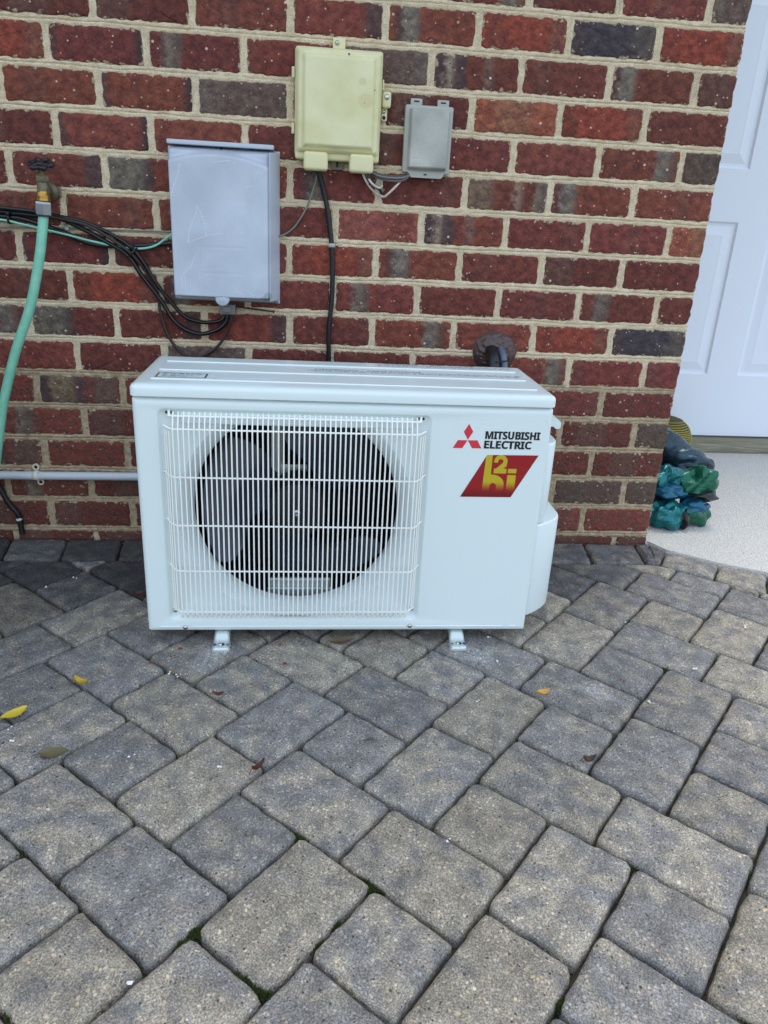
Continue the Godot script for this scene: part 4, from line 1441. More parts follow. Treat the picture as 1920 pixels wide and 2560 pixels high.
func lid_mesh() -> ArrayMesh:
	var st := begin()
	var a := [-0.002, -0.2885, 0.802, 0.003]
	# outline in (x, -z); rings climb from the skirt to the top
	var y0 := 0.5262
	var lv := [[0.0, y0], [0.0, 0.5385], [0.0008, 0.5425], [0.003, 0.5455], [0.007, 0.5475], [0.012, 0.5485], [0.02, 0.549]]
	st.set_smooth_group(0)
	var prev := PackedVector3Array()
	for k in lv.size():
		var o := inset_rr(lv[k][0], a[0], -a[3], a[2], -a[1], 0.012)
		var cur := PackedVector3Array()
		for p in o:
			cur.append(Vector3(p.x, lv[k][1], -p.y))
		if k > 0:
			for i in cur.size():
				var j := (i + 1) % cur.size()
				q4(st, prev[i], prev[j], cur[j], cur[i])
		prev = cur
	var mid := Vector3(0.4, 0.549, -0.1425)
	for i in prev.size():
		tri(st, prev[i], prev[(i + 1) % prev.size()], mid)
	st.set_smooth_group(1)
	box(st, Vector3(0.003, 0.5236, -0.284), Vector3(0.797, y0 + 0.006, -0.004))
	return done(st)

# upright prism with softened top and bottom edges; outline in (x, z)
func column(st: SurfaceTool, poly: PackedVector2Array, y0: float, y1: float, soft: float) -> void:
	var pts := PackedVector2Array()
	for p in poly:
		pts.append(Vector2(p.x, -p.y))
	if Geometry2D.is_polygon_clockwise(pts):
		pts.reverse()
	var c := Vector2.ZERO
	for p in pts:
		c += p / pts.size()
	var lv := [[soft, y0], [soft * 0.3, y0 + soft * 0.3], [0.0, y0 + soft], [0.0, y1 - soft], [soft * 0.3, y1 - soft * 0.3], [soft, y1]]
	st.set_smooth_group(0)
	var prev := PackedVector3Array()
	for k in lv.size():
		var cur := PackedVector3Array()
		for p in pts:
			var q := p + (c - p).normalized() * float(lv[k][0])
			cur.append(Vector3(q.x, lv[k][1], -q.y))
		if k > 0:
			for i in cur.size():
				var j := (i + 1) % cur.size()
				q4(st, prev[i], prev[j], cur[j], cur[i])
		else:
			st.set_smooth_group(-1)
			for i in cur.size():
				tri(st, Vector3(c.x, y0, -c.y), cur[(i + 1) % cur.size()], cur[i])
			st.set_smooth_group(0)
		prev = cur
	st.set_smooth_group(-1)
	for i in prev.size():
		tri(st, prev[i], prev[(i + 1) % prev.size()], Vector3(c.x, y1, -c.y))

# ------------------------------------------------------------------ boxes on the wall
func box_texture(w: int, h: int, a: Color, b: Color, lines: Array, spots: Array, seed_: int) -> ImageTexture:
	var n0 := noise_bytes(512, 0.012, seed_, 4)
	var n1 := noise_bytes(512, 0.3, seed_ + 1, 2)
	var im := Image.create(w, h, false, Image.FORMAT_RGB8)
	for y in h:
		for x in w:
			var k := (y % 512) * 512 + x % 512
			var t := clampf((n0[k] / 255.0 - 0.5) * 1.3 + (n1[k] / 255.0 - 0.5) * 0.35 + 0.5, 0.0, 1.0)
			im.set_pixel(x, y, a.lerp(b, t))
	for l in lines:
		for i in l.size() - 2:
			var p := Vector2(l[i + 1][0] * w, l[i + 1][1] * h)
			var q := Vector2(l[i + 2][0] * w, l[i + 2][1] * h)
			var m := int(p.distance_to(q))
			for s in m:
				var r := p.lerp(q, float(s) / m)
				var wob := noise.get_noise_1d(s * 2.0 + seed_) * 1.5
				for d in 2:
					var xx := clampi(int(r.x + wob) + d, 0, w - 1)
					var yy := clampi(int(r.y + wob * 0.5), 0, h - 1)
					im.set_pixel(xx, yy, im.get_pixel(xx, yy).lerp(l[0], clampf(0.45 + noise.get_noise_1d(s * 3.0) * 0.6, 0.05, 0.9)))
	for s in spots:
		var rad: float = s[2] * w
		for y in range(-int(rad) - 1, int(rad) + 2):
			for x in range(-int(rad) - 1, int(rad) + 2):
				var d := Vector2(x, y).length() / rad + noise.get_noise_2d(x * 9.0 + s[0] * 999.0, y * 9.0) * 0.35
				if d < 1.0:
					var xx := clampi(int(s[0] * w) + x, 0, w - 1)
					var yy := clampi(int(s[1] * h) + y, 0, h - 1)
					im.set_pixel(xx, yy, im.get_pixel(xx, yy).lerp(s[3], s[4]))
	return tex(im)

# front of a moulded cover as a relief over the wall plane
func relief(nu: int, nv: int, lo: Vector2, hi: Vector2, f: Callable) -> ArrayMesh:
	var st := begin()
	sheet_uv(st, nu, nv, func(u: float, v: float) -> Vector3:
		var x := lerpf(lo.x, hi.x, u)
		var y := lerpf(lo.y, hi.y, v)
		var e := u < 1e-5 or v < 1e-5 or u > 1.0 - 1e-5 or v > 1.0 - 1e-5
		return Vector3(x, y, 0.0 if e else f.call(x, y)))
	return done(st)

func rrect_d(x: float, y: float, x0: float, y0: float, x1: float, y1: float, r: float) -> float:
	# signed distance, positive inside
	var c := Vector2(absf(x - (x0 + x1) * 0.5) - (x1 - x0) * 0.5 + r, absf(y - (y0 + y1) * 0.5) - (y1 - y0) * 0.5 + r)
	return r - (Vector2(maxf(c.x, 0), maxf(c.y, 0)).length() + minf(maxf(c.x, c.y), 0.0))

func wall_boxes() -> void:
	# large grey cover
	var gb := thing("utility_box", "large scratched pale grey plastic utility box with arched top", "utility box", Vector3(0.083, 0.638, 0.0))
	var sc := Color(0.95, 0.97, 1.0)
	var lines := [[sc, [0.15, 0.12], [0.135, 0.17], [0.09, 0.25], [0.055, 0.33]], [sc, [0.285, 0.37], [0.27, 0.42], [0.21, 0.51], [0.19, 0.6], [0.36, 0.55], [0.5, 0.53]], [sc, [0.285, 0.37], [0.325, 0.43], [0.35, 0.49], [0.355, 0.55]], [sc, [0.27, 0.66], [0.2, 0.76], [0.13, 0.81]], [sc, [0.12, 0.82], [0.125, 0.9]], [sc, [0.15, 0.82], [0.15, 0.9]], [sc, [0.44, 0.1], [0.56, 0.085], [0.64, 0.095]], [sc, [0.8, 0.16], [0.83, 0.14]], [sc, [0.7, 0.24], [0.77, 0.23]], [sc, [0.66, 0.53], [0.69, 0.515]], [sc, [0.6, 0.9], [0.68, 0.92]], [sc, [0.7, 0.89], [0.78, 0.93]], [sc, [0.74, 0.29], [0.765, 0.3]]]
	var gt := box_texture(384, 512, rgb(178, 186, 198), rgb(196, 204, 215), lines, [[0.9, 0.93, 0.035, rgb(140, 146, 154), 0.6], [0.86, 0.955, 0.03, rgb(120, 126, 134), 0.4], [0.48, 0.005, 0.012, rgb(50, 46, 42), 0.8]], 31)
	var gm := StandardMaterial3D.new()
	gm.albedo_texture = gt
	gm.roughness = 0.55
	var lo := Vector2(-0.125, 0.0)
	var hi := Vector2(0.129, 0.341)
	part(gb, "cover", relief(110, 130, lo, hi, func(x: float, y: float) -> float:
		var h := 0.022
		var d0 := rrect_d(x, y, lo.x, lo.y, hi.x, hi.y, 0.012)
		h -= 0.02 * (1.0 - smoothstep(0.0, 0.006, d0))
		var arch := 0.326 - 0.022 * pow((x + 0.008) / 0.118, 2.0)
		var d := minf(rrect_d(x, y, -0.119, 0.011, 0.111, 0.335, 0.008), 1.0)
		var body := smoothstep(0.0, 0.007, d)
		var low := smoothstep(-0.005, 0.006, arch - y)
		h += body * lerpf(0.04, 0.056 + 0.006 * (1.0 - pow(x / 0.13, 2.0)), low)
		# sloping right flank
		var flank := clampf((x - 0.108) / 0.016, 0.0, 1.0)
		if flank > 0.0 and y > 0.008 and y < 0.335:
			h = maxf(h, lerpf(0.078, 0.022, flank) * smoothstep(0.0, 0.006, minf(d0, 0.01)))
		var rd := rrect_d(x, y, -0.052, 0.071, 0.052, 0.128, 0.002)
		if absf(rd) < 0.0013:
			h -= 0.0006
		return h), gm)
	part(gb, "hinge_strip", rbox_mesh(Vector3(-0.122, 0.3425, 0.0), Vector3(0.1165, 0.352, 0.03), 0.002, 2), gm)
	part(gb, "lock_knob", lathe_mesh([Vector2(0.0165, 0.0), Vector2(0.0165, 0.006), Vector2(0.0145, 0.009), Vector2(0.011, 0.0085), Vector2(0.009, 0.0095), Vector2(0.0, 0.01)], 28, along(Vector3(0, 0, 1), Vector3(-0.0025, 0.014, 0.074))), gm)
	var gd := mat(rgb(132, 132, 128), 0.6)
	var cl := part(gb, "cable_clip", rbox_mesh(Vector3(-0.016, -0.028, 0.0), Vector3(0.022, -0.004, 0.034), 0.004), gd)
	part(cl, "clip_tongue", rbox_mesh(Vector3(-0.0075, -0.022, 0.0345), Vector3(0.013, -0.008, 0.042), 0.003), gd)
	var rod := thing("thin_rod", "short thin black rod sticking out below the large grey box", "rod", Vector3(0.089, 0.63, 0.02))
	part(rod, "shaft", tube_mesh(PackedVector3Array([Vector3(0, 0, 0.0), Vector3(0.05, -0.0045, 0.0), Vector3(0.106, -0.0098, 0.0)]), 0.0021, 8), M.black)
	part(rod, "tip", tube_mesh(PackedVector3Array([Vector3(0.1062, -0.0098, 0.0), Vector3(0.1105, -0.0102, 0.0)]), 0.0032, 8), M.black)
	# beige interface box
	var bb := thing("telephone_box", "yellowed beige telephone interface box with raised lid panel", "utility box", Vector3(0.3445, 0.945, 0.0))
	var bt := box_texture(320, 400, rgb(214, 208, 158), rgb(228, 223, 180), [], [[0.6, 0.07, 0.014, rgb(60, 52, 46), 0.85], [0.64, 0.015, 0.012, rgb(56, 48, 44), 0.9], [0.79, 0.5, 0.006, rgb(40, 36, 34), 0.9], [0.9, 0.375, 0.008, rgb(60, 54, 44), 0.8], [0.25, 0.018, 0.008, rgb(90, 80, 70), 0.6], [0.76, 0.31, 0.045, rgb(198, 178, 128), 0.35], [0.8, 0.48, 0.085, rgb(200, 180, 130), 0.35]], 41)
	var bm := StandardMaterial3D.new()
	bm.albedo_texture = bt
	bm.roughness = 0.5
	var bl := Vector2(-0.099, 0.03)
	var bh := Vector2(0.0975, 0.247)
	part(bb, "lid", relief(90, 100, bl, bh, func(x: float, y: float) -> float:
		var d0 := rrect_d(x, y, bl.x, bl.y, bh.x, bh.y, 0.012)
		var h := 0.044 * smoothstep(-0.002, 0.006, d0)
		var d1 := rrect_d(x, y, bl.x + 0.007, bl.y + 0.007, bh.x - 0.007, bh.y - 0.007, 0.009)
		h += 0.006 * smoothstep(0.0, 0.0035, d1)
		var d2 := rrect_d(x, y, -0.084, 0.041, 0.0825, 0.232, 0.005)
		h += 0.011 * smoothstep(0.0, 0.0105, d2)
		return h), bm)
	part(bb, "base", rbox_mesh(Vector3(-0.097, 0.02, 0.0), Vector3(0.0955, 0.244, 0.036), 0.006), bm)
	for x in [-0.0495, 0.0545]:
		part(bb, "cable_boot", rbox_mesh(Vector3(x - 0.0275, -0.003, 0.008), Vector3(x + 0.0275, 0.036, 0.056), 0.007, 4), bm)
	part(bb, "mount_slot", box_mesh(Vector3(-0.0135, 0.003, 0.002), Vector3(0.0165, 0.029, 0.006)), mat(rgb(120, 118, 96), 0.6))
	part(bb, "slot_hole", rbox_mesh(Vector3(-0.0018, 0.008, 0.0055), Vector3(0.0034, 0.024, 0.0075), 0.001, 2), M.dark)
	part(bb, "mount_tab", rbox_mesh(Vector3(-0.0155, 0.246, 0.0), Vector3(0.0125, 0.2695, 0.005), 0.002, 2), bm)
	part(bb, "mount_screw", lathe_mesh([Vector2(0.0045, 0.005), Vector2(0.0045, 0.008), Vector2(0.0025, 0.0095), Vector2(0.0, 0.0098)], 12, along(Vector3(0, 0, 1), Vector3(-0.006, 0.259, 0))), M.steel)
	for y in [0.072, 0.1835]:
		part(bb, "hinge", rbox_mesh(Vector3(-0.1055, y, 0.004), Vector3(-0.0985, y + 0.022, 0.02), 0.0015, 2), bm)
	part(bb, "latch", rbox_mesh(Vector3(0.0985, 0.136, 0.006), Vector3(0.119, 0.17, 0.02), 0.006), bm)
	part(bb, "latch_screw", lathe_mesh([Vector2(0.0055, 0.0), Vector2(0.0055, 0.002), Vector2(0.003, 0.0028), Vector2(0.0, 0.0028)], 16, along(Vector3(0, 0, 1), Vector3(0.1085, 0.158, 0.02))), M.steel)
	part(bb, "latch_tab", rbox_mesh(Vector3(0.0985, 0.11, 0.003), Vector3(0.112, 0.1355, 0.01), 0.003), bm)
	part(bb, "latch_screw", lathe_mesh([Vector2(0.0042, 0.0), Vector2(0.004, 0.0015), Vector2(0.0, 0.0026)], 14, along(Vector3(0, 0, 1), Vector3(0.104, 0.129, 0.01))), M.steel)
	part(bb, "latch_hole", prism_mesh(circle(Vector2(0.1045, 0.117), 0.0042, 16), 0.0098, 0.0104), M.dark)
	part(bb, "hasp", rbox_mesh(Vector3(0.0975, 0.17, 0.01), Vector3(0.1005, 0.192, 0.024), 0.0012, 2), bm)
	text_mesh(bb, "embossed_text", "TELEPHONE", bm, Vector2(-0.024, 0.1935), Vector2(0.02, 0.2005), 0.0608, Transform3D.IDENTITY, false, 0.0007)
	text_mesh(bb, "embossed_text", "NETWORK", bm, Vector2(-0.02, 0.184), Vector2(0.016, 0.191), 0.0608, Transform3D.IDENTITY, false, 0.0007)
	text_mesh(bb, "embossed_text", "INTERFACE", bm, Vector2(-0.023, 0.1745), Vector2(0.019, 0.1815), 0.0608, Transform3D.IDENTITY, false, 0.0007)
	# small grey box
	var sb := thing("junction_box", "small grey plastic junction box right of the beige telephone box", "utility box", Vector3(0.551, 0.945, 0.0))
	var st2 := box_texture(160, 220, rgb(156, 156, 148), rgb(186, 187, 178), [], [], 51)
	var sm := StandardMaterial3D.new()
	sm.albedo_texture = st2
	sm.roughness = 0.42
	part(sb, "base", rbox_mesh(Vector3(-0.054, 0.005, 0.0), Vector3(0.057, 0.147, 0.022), 0.004), sm)
	part(sb, "cover", relief(60, 70, Vector2(-0.047, 0.01), Vector2(0.051, 0.1425), func(x: float, y: float) -> float:
		var d := rrect_d(x, y, -0.047, 0.01, 0.051, 0.1425, 0.003)
		var h := 0.038 * smoothstep(-0.001, 0.006, d)
		var d2 := rrect_d(x, y, -0.0415, 0.016, 0.046, 0.138, 0.002)
		h += 0.0035 * smoothstep(0.0, 0.0022, d2)
		var d3 := rrect_d(x, y, -0.036, 0.021, -0.01, 0.034, 0.001)
		if absf(d3) < 0.0009:
			h -= 0.0006
		return h), sm)
	for x in [-0.0285, 0.0335]:
		var c := part(sb, "hinge_clip", rbox_mesh(Vector3(x - 0.0135, 0.1435, 0.004), Vector3(x + 0.0135, 0.161, 0.012), 0.002, 2), sm)
		part(c, "clip_slot", box_mesh(Vector3(x - 0.006, 0.1535, 0.0118), Vector3(x + 0.006, 0.1565, 0.0124)), M.dark)
	var tb := part(sb, "bottom_tab", prism_mesh(PackedVector2Array([Vector2(-0.043, 0.0085), Vector2(0.045, 0.0085), Vector2(0.041, -0.001), Vector2(0.036, -0.0045), Vector2(-0.033, -0.0045), Vector2(-0.036, 0.0)]), 0.012, 0.026), sm)
	part(tb, "tab_slot", box_mesh(Vector3(-0.004, 0.001, 0.0258), Vector3(0.003, 0.004, 0.0264)), M.dark)
	# wires between the two boxes
	var wr := thing("wire_bundle", "looped bundle of grey and white wires between beige and small grey box", "wires", Vector3(0.445, 0.915, 0.02))
	var o := Vector3(0.445, 0.915, 0.02)
	var cols := [rgb(206, 200, 182), rgb(38, 46, 54), rgb(92, 92, 92), rgb(116, 114, 110), rgb(78, 76, 80), rgb(196, 190, 174)]
	var paths := [
		[Vector3(0.401, 0.95, 0.03), Vector3(0.41, 0.93, 0.034), Vector3(0.424, 0.912, 0.03), Vector3(0.438, 0.902, 0.024), Vector3(0.447, 0.8985, 0.018)],
		[Vector3(0.412, 0.95, 0.036), Vector3(0.42, 0.93, 0.04), Vector3(0.434, 0.916, 0.034), Vector3(0.446, 0.909, 0.026), Vector3(0.452, 0.9, 0.016)],
		[Vector3(0.416, 0.949, 0.022), Vector3(0.436, 0.936, 0.03), Vector3(0.47, 0.93, 0.034), Vector3(0.5, 0.933, 0.03), Vector3(0.517, 0.946, 0.02)],
		[Vector3(0.42, 0.949, 0.028), Vector3(0.44, 0.939, 0.036), Vector3(0.472, 0.936, 0.036), Vector3(0.503, 0.939, 0.03), Vector3(0.52, 0.949, 0.02)],
		[Vector3(0.424, 0.949, 0.02), Vector3(0.445, 0.942, 0.03), Vector3(0.476, 0.9395, 0.03), Vector3(0.506, 0.943, 0.024), Vector3(0.52, 0.951, 0.016)],
		[Vector3(0.41, 0.949, 0.026), Vector3(0.422, 0.925, 0.044), Vector3(0.44, 0.9135, 0.04), Vector3(0.45, 0.917, 0.03), Vector3(0.447, 0.925, 0.02)],
		[Vector3(0.446, 0.9, 0.016), Vector3(0.456, 0.895, 0.02), Vector3(0.466, 0.902, 0.026), Vector3(0.484, 0.92, 0.03), Vector3(0.495, 0.932, 0.024)]]
	for i in paths.size():
		var pp := []
		for p in paths[i]:
			pp.append(p - o)
		part(wr, "wire", tube_mesh(smooth_path(pp, 6), 0.0026 if i != 1 else 0.0034, 8), mat(cols[i % cols.size()], 0.5))
	part(wr, "tie", tube_mesh(smooth_path([Vector3(-0.026, 0.003, 0.014), Vector3(-0.018, 0.012, 0.021), Vector3(-0.009, 0.016, 0.014), Vector3(-0.012, 0.008, 0.006)], 4), 0.0011, 6), M.black)

# ------------------------------------------------------------------ tap and hose
func spigot_and_hose() -> void:
	var ax := -0.3035
	var sp := thing("hose_bib", "weathered brass garden tap with dark wheel handle on the brick wall", "tap", Vector3(ax, 0.865, 0.0))
	var brass := tri_mat(mottle(256, rgb(92, 84, 70), rgb(132, 122, 98), 0.05, 0.4, 0.5, 101), 9.0, 0.5)
	brass.metallic = 0.55
	var bright := mat(rgb(176, 138, 70), 0.3, 0.9)
	var zc := 0.072
	# flange on the wall and the bent body
	part(sp, "flange", lathe_mesh([Vector2(0.021, 0.0), Vector2(0.0215, 0.004), Vector2(0.0195, 0.0075), Vector2(0.013, 0.011), Vector2(0.011, 0.016), Vector2(0.0, 0.016)], 24, along(Vector3(0.0, 0.0, 1.0), Vector3(-0.008, 0.001, 0.004))), brass)
	part(sp, "flange_ear", rbox_mesh(Vector3(0.009, -0.01, 0.004), Vector3(0.018, 0.012, 0.009), 0.003), brass)
	part(sp, "body", tube_mesh(smooth_path([Vector3(-0.008, 0.001, 0.012), Vector3(-0.006, 0.003, 0.03), Vector3(-0.003, 0.005, 0.052), Vector3(0.0, 0.006, zc - 0.003), Vector3(0.0, 0.001, zc + 0.004), Vector3(-0.0005, -0.006, zc + 0.005)], 5), 0.0115, 16), brass)
	part(sp, "neck", lathe_mesh([Vector2(0.0125, -0.004), Vector2(0.0125, 0.018), Vector2(0.0105, 0.0205), Vector2(0.0105, 0.0215)], 20, Transform3D(Basis.IDENTITY, Vector3(0, 0, zc))), brass)
	part(sp, "packing_nut", lathe_mesh([Vector2(0.0, 0.0195), Vector2(0.0135, 0.0195), Vector2(0.0145, 0.021), Vector2(0.0145, 0.031), Vector2(0.0128, 0.0335), Vector2(0.0, 0.0335)], 6, Transform3D(Basis(Vector3.UP, 0.4), Vector3(0, 0, zc)), false), brass)
	part(sp, "stem", lathe_mesh([Vector2(0.0078, 0.033), Vector2(0.0078, 0.0405), Vector2(0.0085, 0.0425), Vector2(0.0085, 0.046), Vector2(0.0, 0.046)], 14, Transform3D(Basis.IDENTITY, Vector3(0, 0, zc))), brass)
	# wheel handle with lobes, leaning to the front
	var hs := begin()
	var lean := Transform3D(Basis(Vector3.RIGHT, 0.42), Vector3(0, 0.0555, zc + 0.002))
	for face in 1:
		sheet(hs, 60, 10, func(u: float, v: float) -> Vector3:
			var a := u * TAU
			var R0 := 0.0215 + 0.0028 * cos(a * 6.0)
			var r := 0.0048 + 0.0008 * cos(a * 6.0)
			var b := -v * TAU
			return lean * Vector3((R0 + cos(b) * r) * cos(a), sin(b) * r, (R0 + cos(b) * r) * sin(a)))
	var iron := mat(rgb(44, 40, 46), 0.38, 0.3)
	var wh := part(sp, "wheel_handle", done(hs), iron)
	for k in 3:
		var a := k * TAU / 3.0 + 0.5
		part(wh, "spoke", tube_mesh(PackedVector3Array([lean * Vector3(0, 0.001, 0), lean * (Vector3(cos(a), 0, sin(a)) * 0.02)]), 0.004, 8), iron)
	part(wh, "boss", lathe_mesh([Vector2(0.0, -0.007), Vector2(0.0085, -0.007), Vector2(0.0085, 0.004), Vector2(0.006, 0.006), Vector2(0.0, 0.0065)], 16, lean), iron)
	# threaded brass outlet
	part(sp, "outlet", lathe_mesh([Vector2(0.0, -0.02), Vector2(0.0145, -0.02), Vector2(0.0155, -0.0175), Vector2(0.0138, -0.0155), Vector2(0.0152, -0.0132), Vector2(0.0138, -0.011), Vector2(0.0152, -0.0088), Vector2(0.0138, -0.0065), Vector2(0.0118, -0.004), Vector2(0.0118, 0.001)], 22, Transform3D(Basis.IDENTITY, Vector3(-0.0005, 0, zc + 0.005))), bright)
	# hose
	var hz := zc + 0.006
	var ho := thing("garden_hose", "pale green garden hose hanging from the tap", "hose", Vector3(ax, 0.815, hz))
	var oo := Vector3(ax, 0.815, hz)
	var pts := [Vector3(-0.307, 0.829, hz), Vector3(-0.3085, 0.81, hz), Vector3(-0.3135, 0.775, hz + 0.006), Vector3(-0.324, 0.721, hz + 0.012), Vector3(-0.353, 0.62, 0.095), Vector3(-0.398, 0.514, 0.098), Vector3(-0.438, 0.399, 0.1), Vector3(-0.458, 0.319, 0.102), Vector3(-0.49, 0.19, 0.108), Vector3(-0.53, 0.08, 0.13), Vector3(-0.62, 0.02, 0.2), Vector3(-0.78, 0.0125, 0.26), Vector3(-1.0, 0.0125, 0.2), Vector3(-1.25, 0.0125, 0.3)]
	for i in pts.size():
		pts[i] -= oo
	var hm := tri_mat(mottle(256, rgb(116, 190, 160), rgb(144, 208, 182), 0.04, 0.3, 0.4, 111), 7.0, 0.5)
	part(ho, "tubing", tube_mesh(smooth_path(pts, 10), 0.0108, 16), hm)
	var al := mat(rgb(158, 160, 166), 0.3, 0.9)
	var cb := Basis(Vector3.FORWARD, 0.06)
	part(ho, "coupling", lathe_mesh([Vector2(0.0, -0.001), Vector2(0.0155, -0.001), Vector2(0.0178, 0.003), Vector2(0.0178, 0.0255), Vector2(0.0165, 0.0295), Vector2(0.0, 0.0295)], 6, Transform3D(cb * Basis(Vector3.UP, 0.3), Vector3(-0.0035, 0.0, 0.0)), false), al)

# ------------------------------------------------------------------ cables
func run(called: String, label: String, category: String, pts: Array, r: float, m: Material, group := "", sides := 10) -> Node3D:
	var o: Vector3 = pts[0]
	var t := thing(called, label, category, o, group)
	var pp := []
	for p in pts:
		pp.append(p - o)
	part(t, "sheath", tube_mesh(smooth_path(pp, 7), r, sides), m)
	return t

func V(x: float, y: float, z: float) -> Vector3:
	return Vector3(x, y, z)

func cables() -> void:
	var bk: Material = M.blackgloss
	run("black_cable", "thick black cable, uppermost of the bundle behind the hose, looping to grey box clip", "cable", [V(-0.9, 0.842, 0.02), V(-0.6, 0.84, 0.02), V(-0.43, 0.8274, 0.02), V(-0.3554, 0.8232, 0.021), V(-0.307, 0.8165, 0.022), V(-0.2447, 0.807, 0.02), V(-0.2005, 0.7915, 0.018), V(-0.1564, 0.7691, 0.018), V(-0.1278, 0.7479, 0.02), V(-0.1064, 0.7192, 0.02), V(-0.0873, 0.6854, 0.02), V(-0.0609, 0.6465, 0.018), V(-0.0187, 0.6006, 0.018), V(0.0173, 0.5885, 0.018), V(0.0464, 0.5885, 0.018), V(0.0709, 0.5955, 0.018), V(0.0805, 0.6125, 0.018)], 0.0046, bk, "black cables from the left to the grey box")
	run("black_cable", "black cable below the uppermost one, its lower loop hanging under the grey box", "cable", [V(-0.9, 0.83, 0.012), V(-0.6, 0.832, 0.012), V(-0.43, 0.8188, 0.012), V(-0.3565, 0.8145, 0.012), V(-0.2984, 0.811, 0.012), V(-0.2462, 0.7915, 0.014), V(-0.2025, 0.7692, 0.014), V(-0.1471, 0.7379, 0.016), V(-0.1153, 0.6911, 0.014), V(-0.0714, 0.6318, 0.014), V(-0.0499, 0.5938, 0.014), V(-0.0221, 0.5697, 0.014), V(0.0162, 0.5584, 0.014), V(0.0555, 0.5686, 0.015), V(0.0795, 0.5885, 0.016), V(0.084, 0.6125, 0.016)], 0.0052, bk, "black cables from the left to the grey box")
	run("black_cable", "thin dark cable with brown stripe dropping lowest behind the white unit", "cable", [V(-0.31, 0.813, 0.026), V(-0.23, 0.7985, 0.026), V(-0.175, 0.7695, 0.025), V(-0.1327, 0.738, 0.022), V(-0.1027, 0.697, 0.012), V(-0.0837, 0.664, 0.01), V(-0.0776, 0.6078, 0.01), V(-0.0659, 0.5602, 0.01), V(-0.0438, 0.5219, 0.01), V(-0.0156, 0.5, 0.01), V(0.0139, 0.501, 0.01), V(0.0541, 0.5254, 0.01), V(0.0797, 0.5607, 0.011), V(0.0913, 0.5953, 0.012), V(0.092, 0.6125, 0.012)], 0.0036, mat(rgb(50, 38, 34), 0.4), "black cables from the left to the grey box")
	run("black_cable", "black cable sagging beside the thin green wire into the side of grey box", "cable", [V(-0.9, 0.818, 0.01), V(-0.6, 0.817, 0.01), V(-0.43, 0.8085, 0.01), V(-0.38, 0.8052, 0.01), V(-0.3365, 0.7945, 0.01), V(-0.2838, 0.7786, 0.01), V(-0.2489, 0.7635, 0.009), V(-0.2037, 0.755, 0.009), V(-0.1341, 0.7567, 0.009), V(-0.085, 0.7625, 0.009), V(-0.038, 0.7685, 0.01)], 0.0055, bk, "black cables from the left to the grey box")
	run("green_wire", "thin mint green wire running from the left into the grey box", "wire", [V(-0.9, 0.811, 0.012), V(-0.6, 0.809, 0.014), V(-0.43, 0.8014, 0.016), V(-0.3814, 0.7942, 0.016), V(-0.3417, 0.7869, 0.016), V(-0.2842, 0.7763, 0.015), V(-0.2259, 0.764, 0.015), V(-0.1576, 0.7533, 0.014), V(-0.1112, 0.7526, 0.014), V(-0.0779, 0.7616, 0.014), V(-0.05, 0.7811, 0.014), V(-0.038, 0.789, 0.014)], 0.0026, mat(rgb(138, 206, 182), 0.45))
	run("grey_wire", "thin grey wire running level behind the black cables to the grey box", "wire", [V(-0.44, 0.784, 0.006), V(-0.3213, 0.7884, 0.006), V(-0.2805, 0.789, 0.006), V(-0.2006, 0.7904, 0.006), V(-0.1085, 0.792, 0.006), V(-0.036, 0.7927, 0.006)], 0.0022, mat(rgb(128, 128, 118), 0.5), "", 8)
	var cl := thing("wire_clip", "small grey clip holding the thin grey wire beside the green hose", "clip", Vector3(-0.2805, 0.789, 0.0))
	part(cl, "saddle", rbox_mesh(Vector3(-0.005, -0.0045, 0.0), Vector3(0.005, 0.0045, 0.0095), 0.002, 2), mat(rgb(176, 176, 168), 0.5))
	part(cl, "nail", lathe_mesh([Vector2(0.0028, 0.0), Vector2(0.0028, 0.008), Vector2(0.0, 0.0085)], 10, along(Vector3(0, 0, 1), Vector3(-0.002, 0.008, 0))), M.steel)
	# ties round the bundle
	for q in [[V(-0.405, 0.804, 0.011), 0.0105, Vector3(1, -0.1, 0), "black cable tie round the cables near the left edge, left of hose"], [V(-0.131, 0.743, 0.018), 0.0135, Vector3(0.7, -0.7, 0), "black cable tie with cut end where the cables turn down"]]:
		var t := thing("cable_tie", q[3], "cable tie", q[0], "black cable ties")
		var ts := begin()
		var xf := along(q[2], Vector3.ZERO)
		lathe(ts, [Vector2(q[1], -0.0022), Vector2(q[1] + 0.0012, -0.0022), Vector2(q[1] + 0.0012, 0.0022), Vector2(q[1], 0.0022)], 18, xf)
		part(t, "band", done(ts), M.black)
		part(t, "head", rbox_mesh(Vector3(-0.004, q[1] * 0.7, q[1] * 0.6), Vector3(0.004, q[1] * 0.7 + 0.008, q[1] * 0.6 + 0.006), 0.0015, 2), M.black)
		part(t, "tail", tube_mesh(PackedVector3Array([V(0.0, q[1] * 0.75, q[1] * 0.6 + 0.003), V(0.006, q[1] * 0.75 + 0.009, q[1] * 0.6 + 0.005)]), 0.0014, 6), M.black)
	# vertical drop below the beige box
	var dr := run("drop_cable", "flat black cable dropping straight from beige box behind the unit", "cable", [V(0.2985, 0.952, 0.02), V(0.3013, 0.9435, 0.014), V(0.3124, 0.9084, 0.009), V(0.3237, 0.8654, 0.0075), V(0.3328, 0.8106, 0.0075), V(0.3364, 0.78, 0.0075), V(0.3394, 0.7377, 0.0075), V(0.3402, 0.6623, 0.0075), V(0.3344, 0.5744, 0.0075), V(0.336, 0.504, 0.0075), V(0.337, 0.43, 0.0075), V(0.337, 0.35, 0.0075)], 0.006, M.black)
	var c2 := thing("cable_clip", "small silver clip pinning the vertical black cable to the mortar", "clip", Vector3(0.337, 0.7805, 0.0))
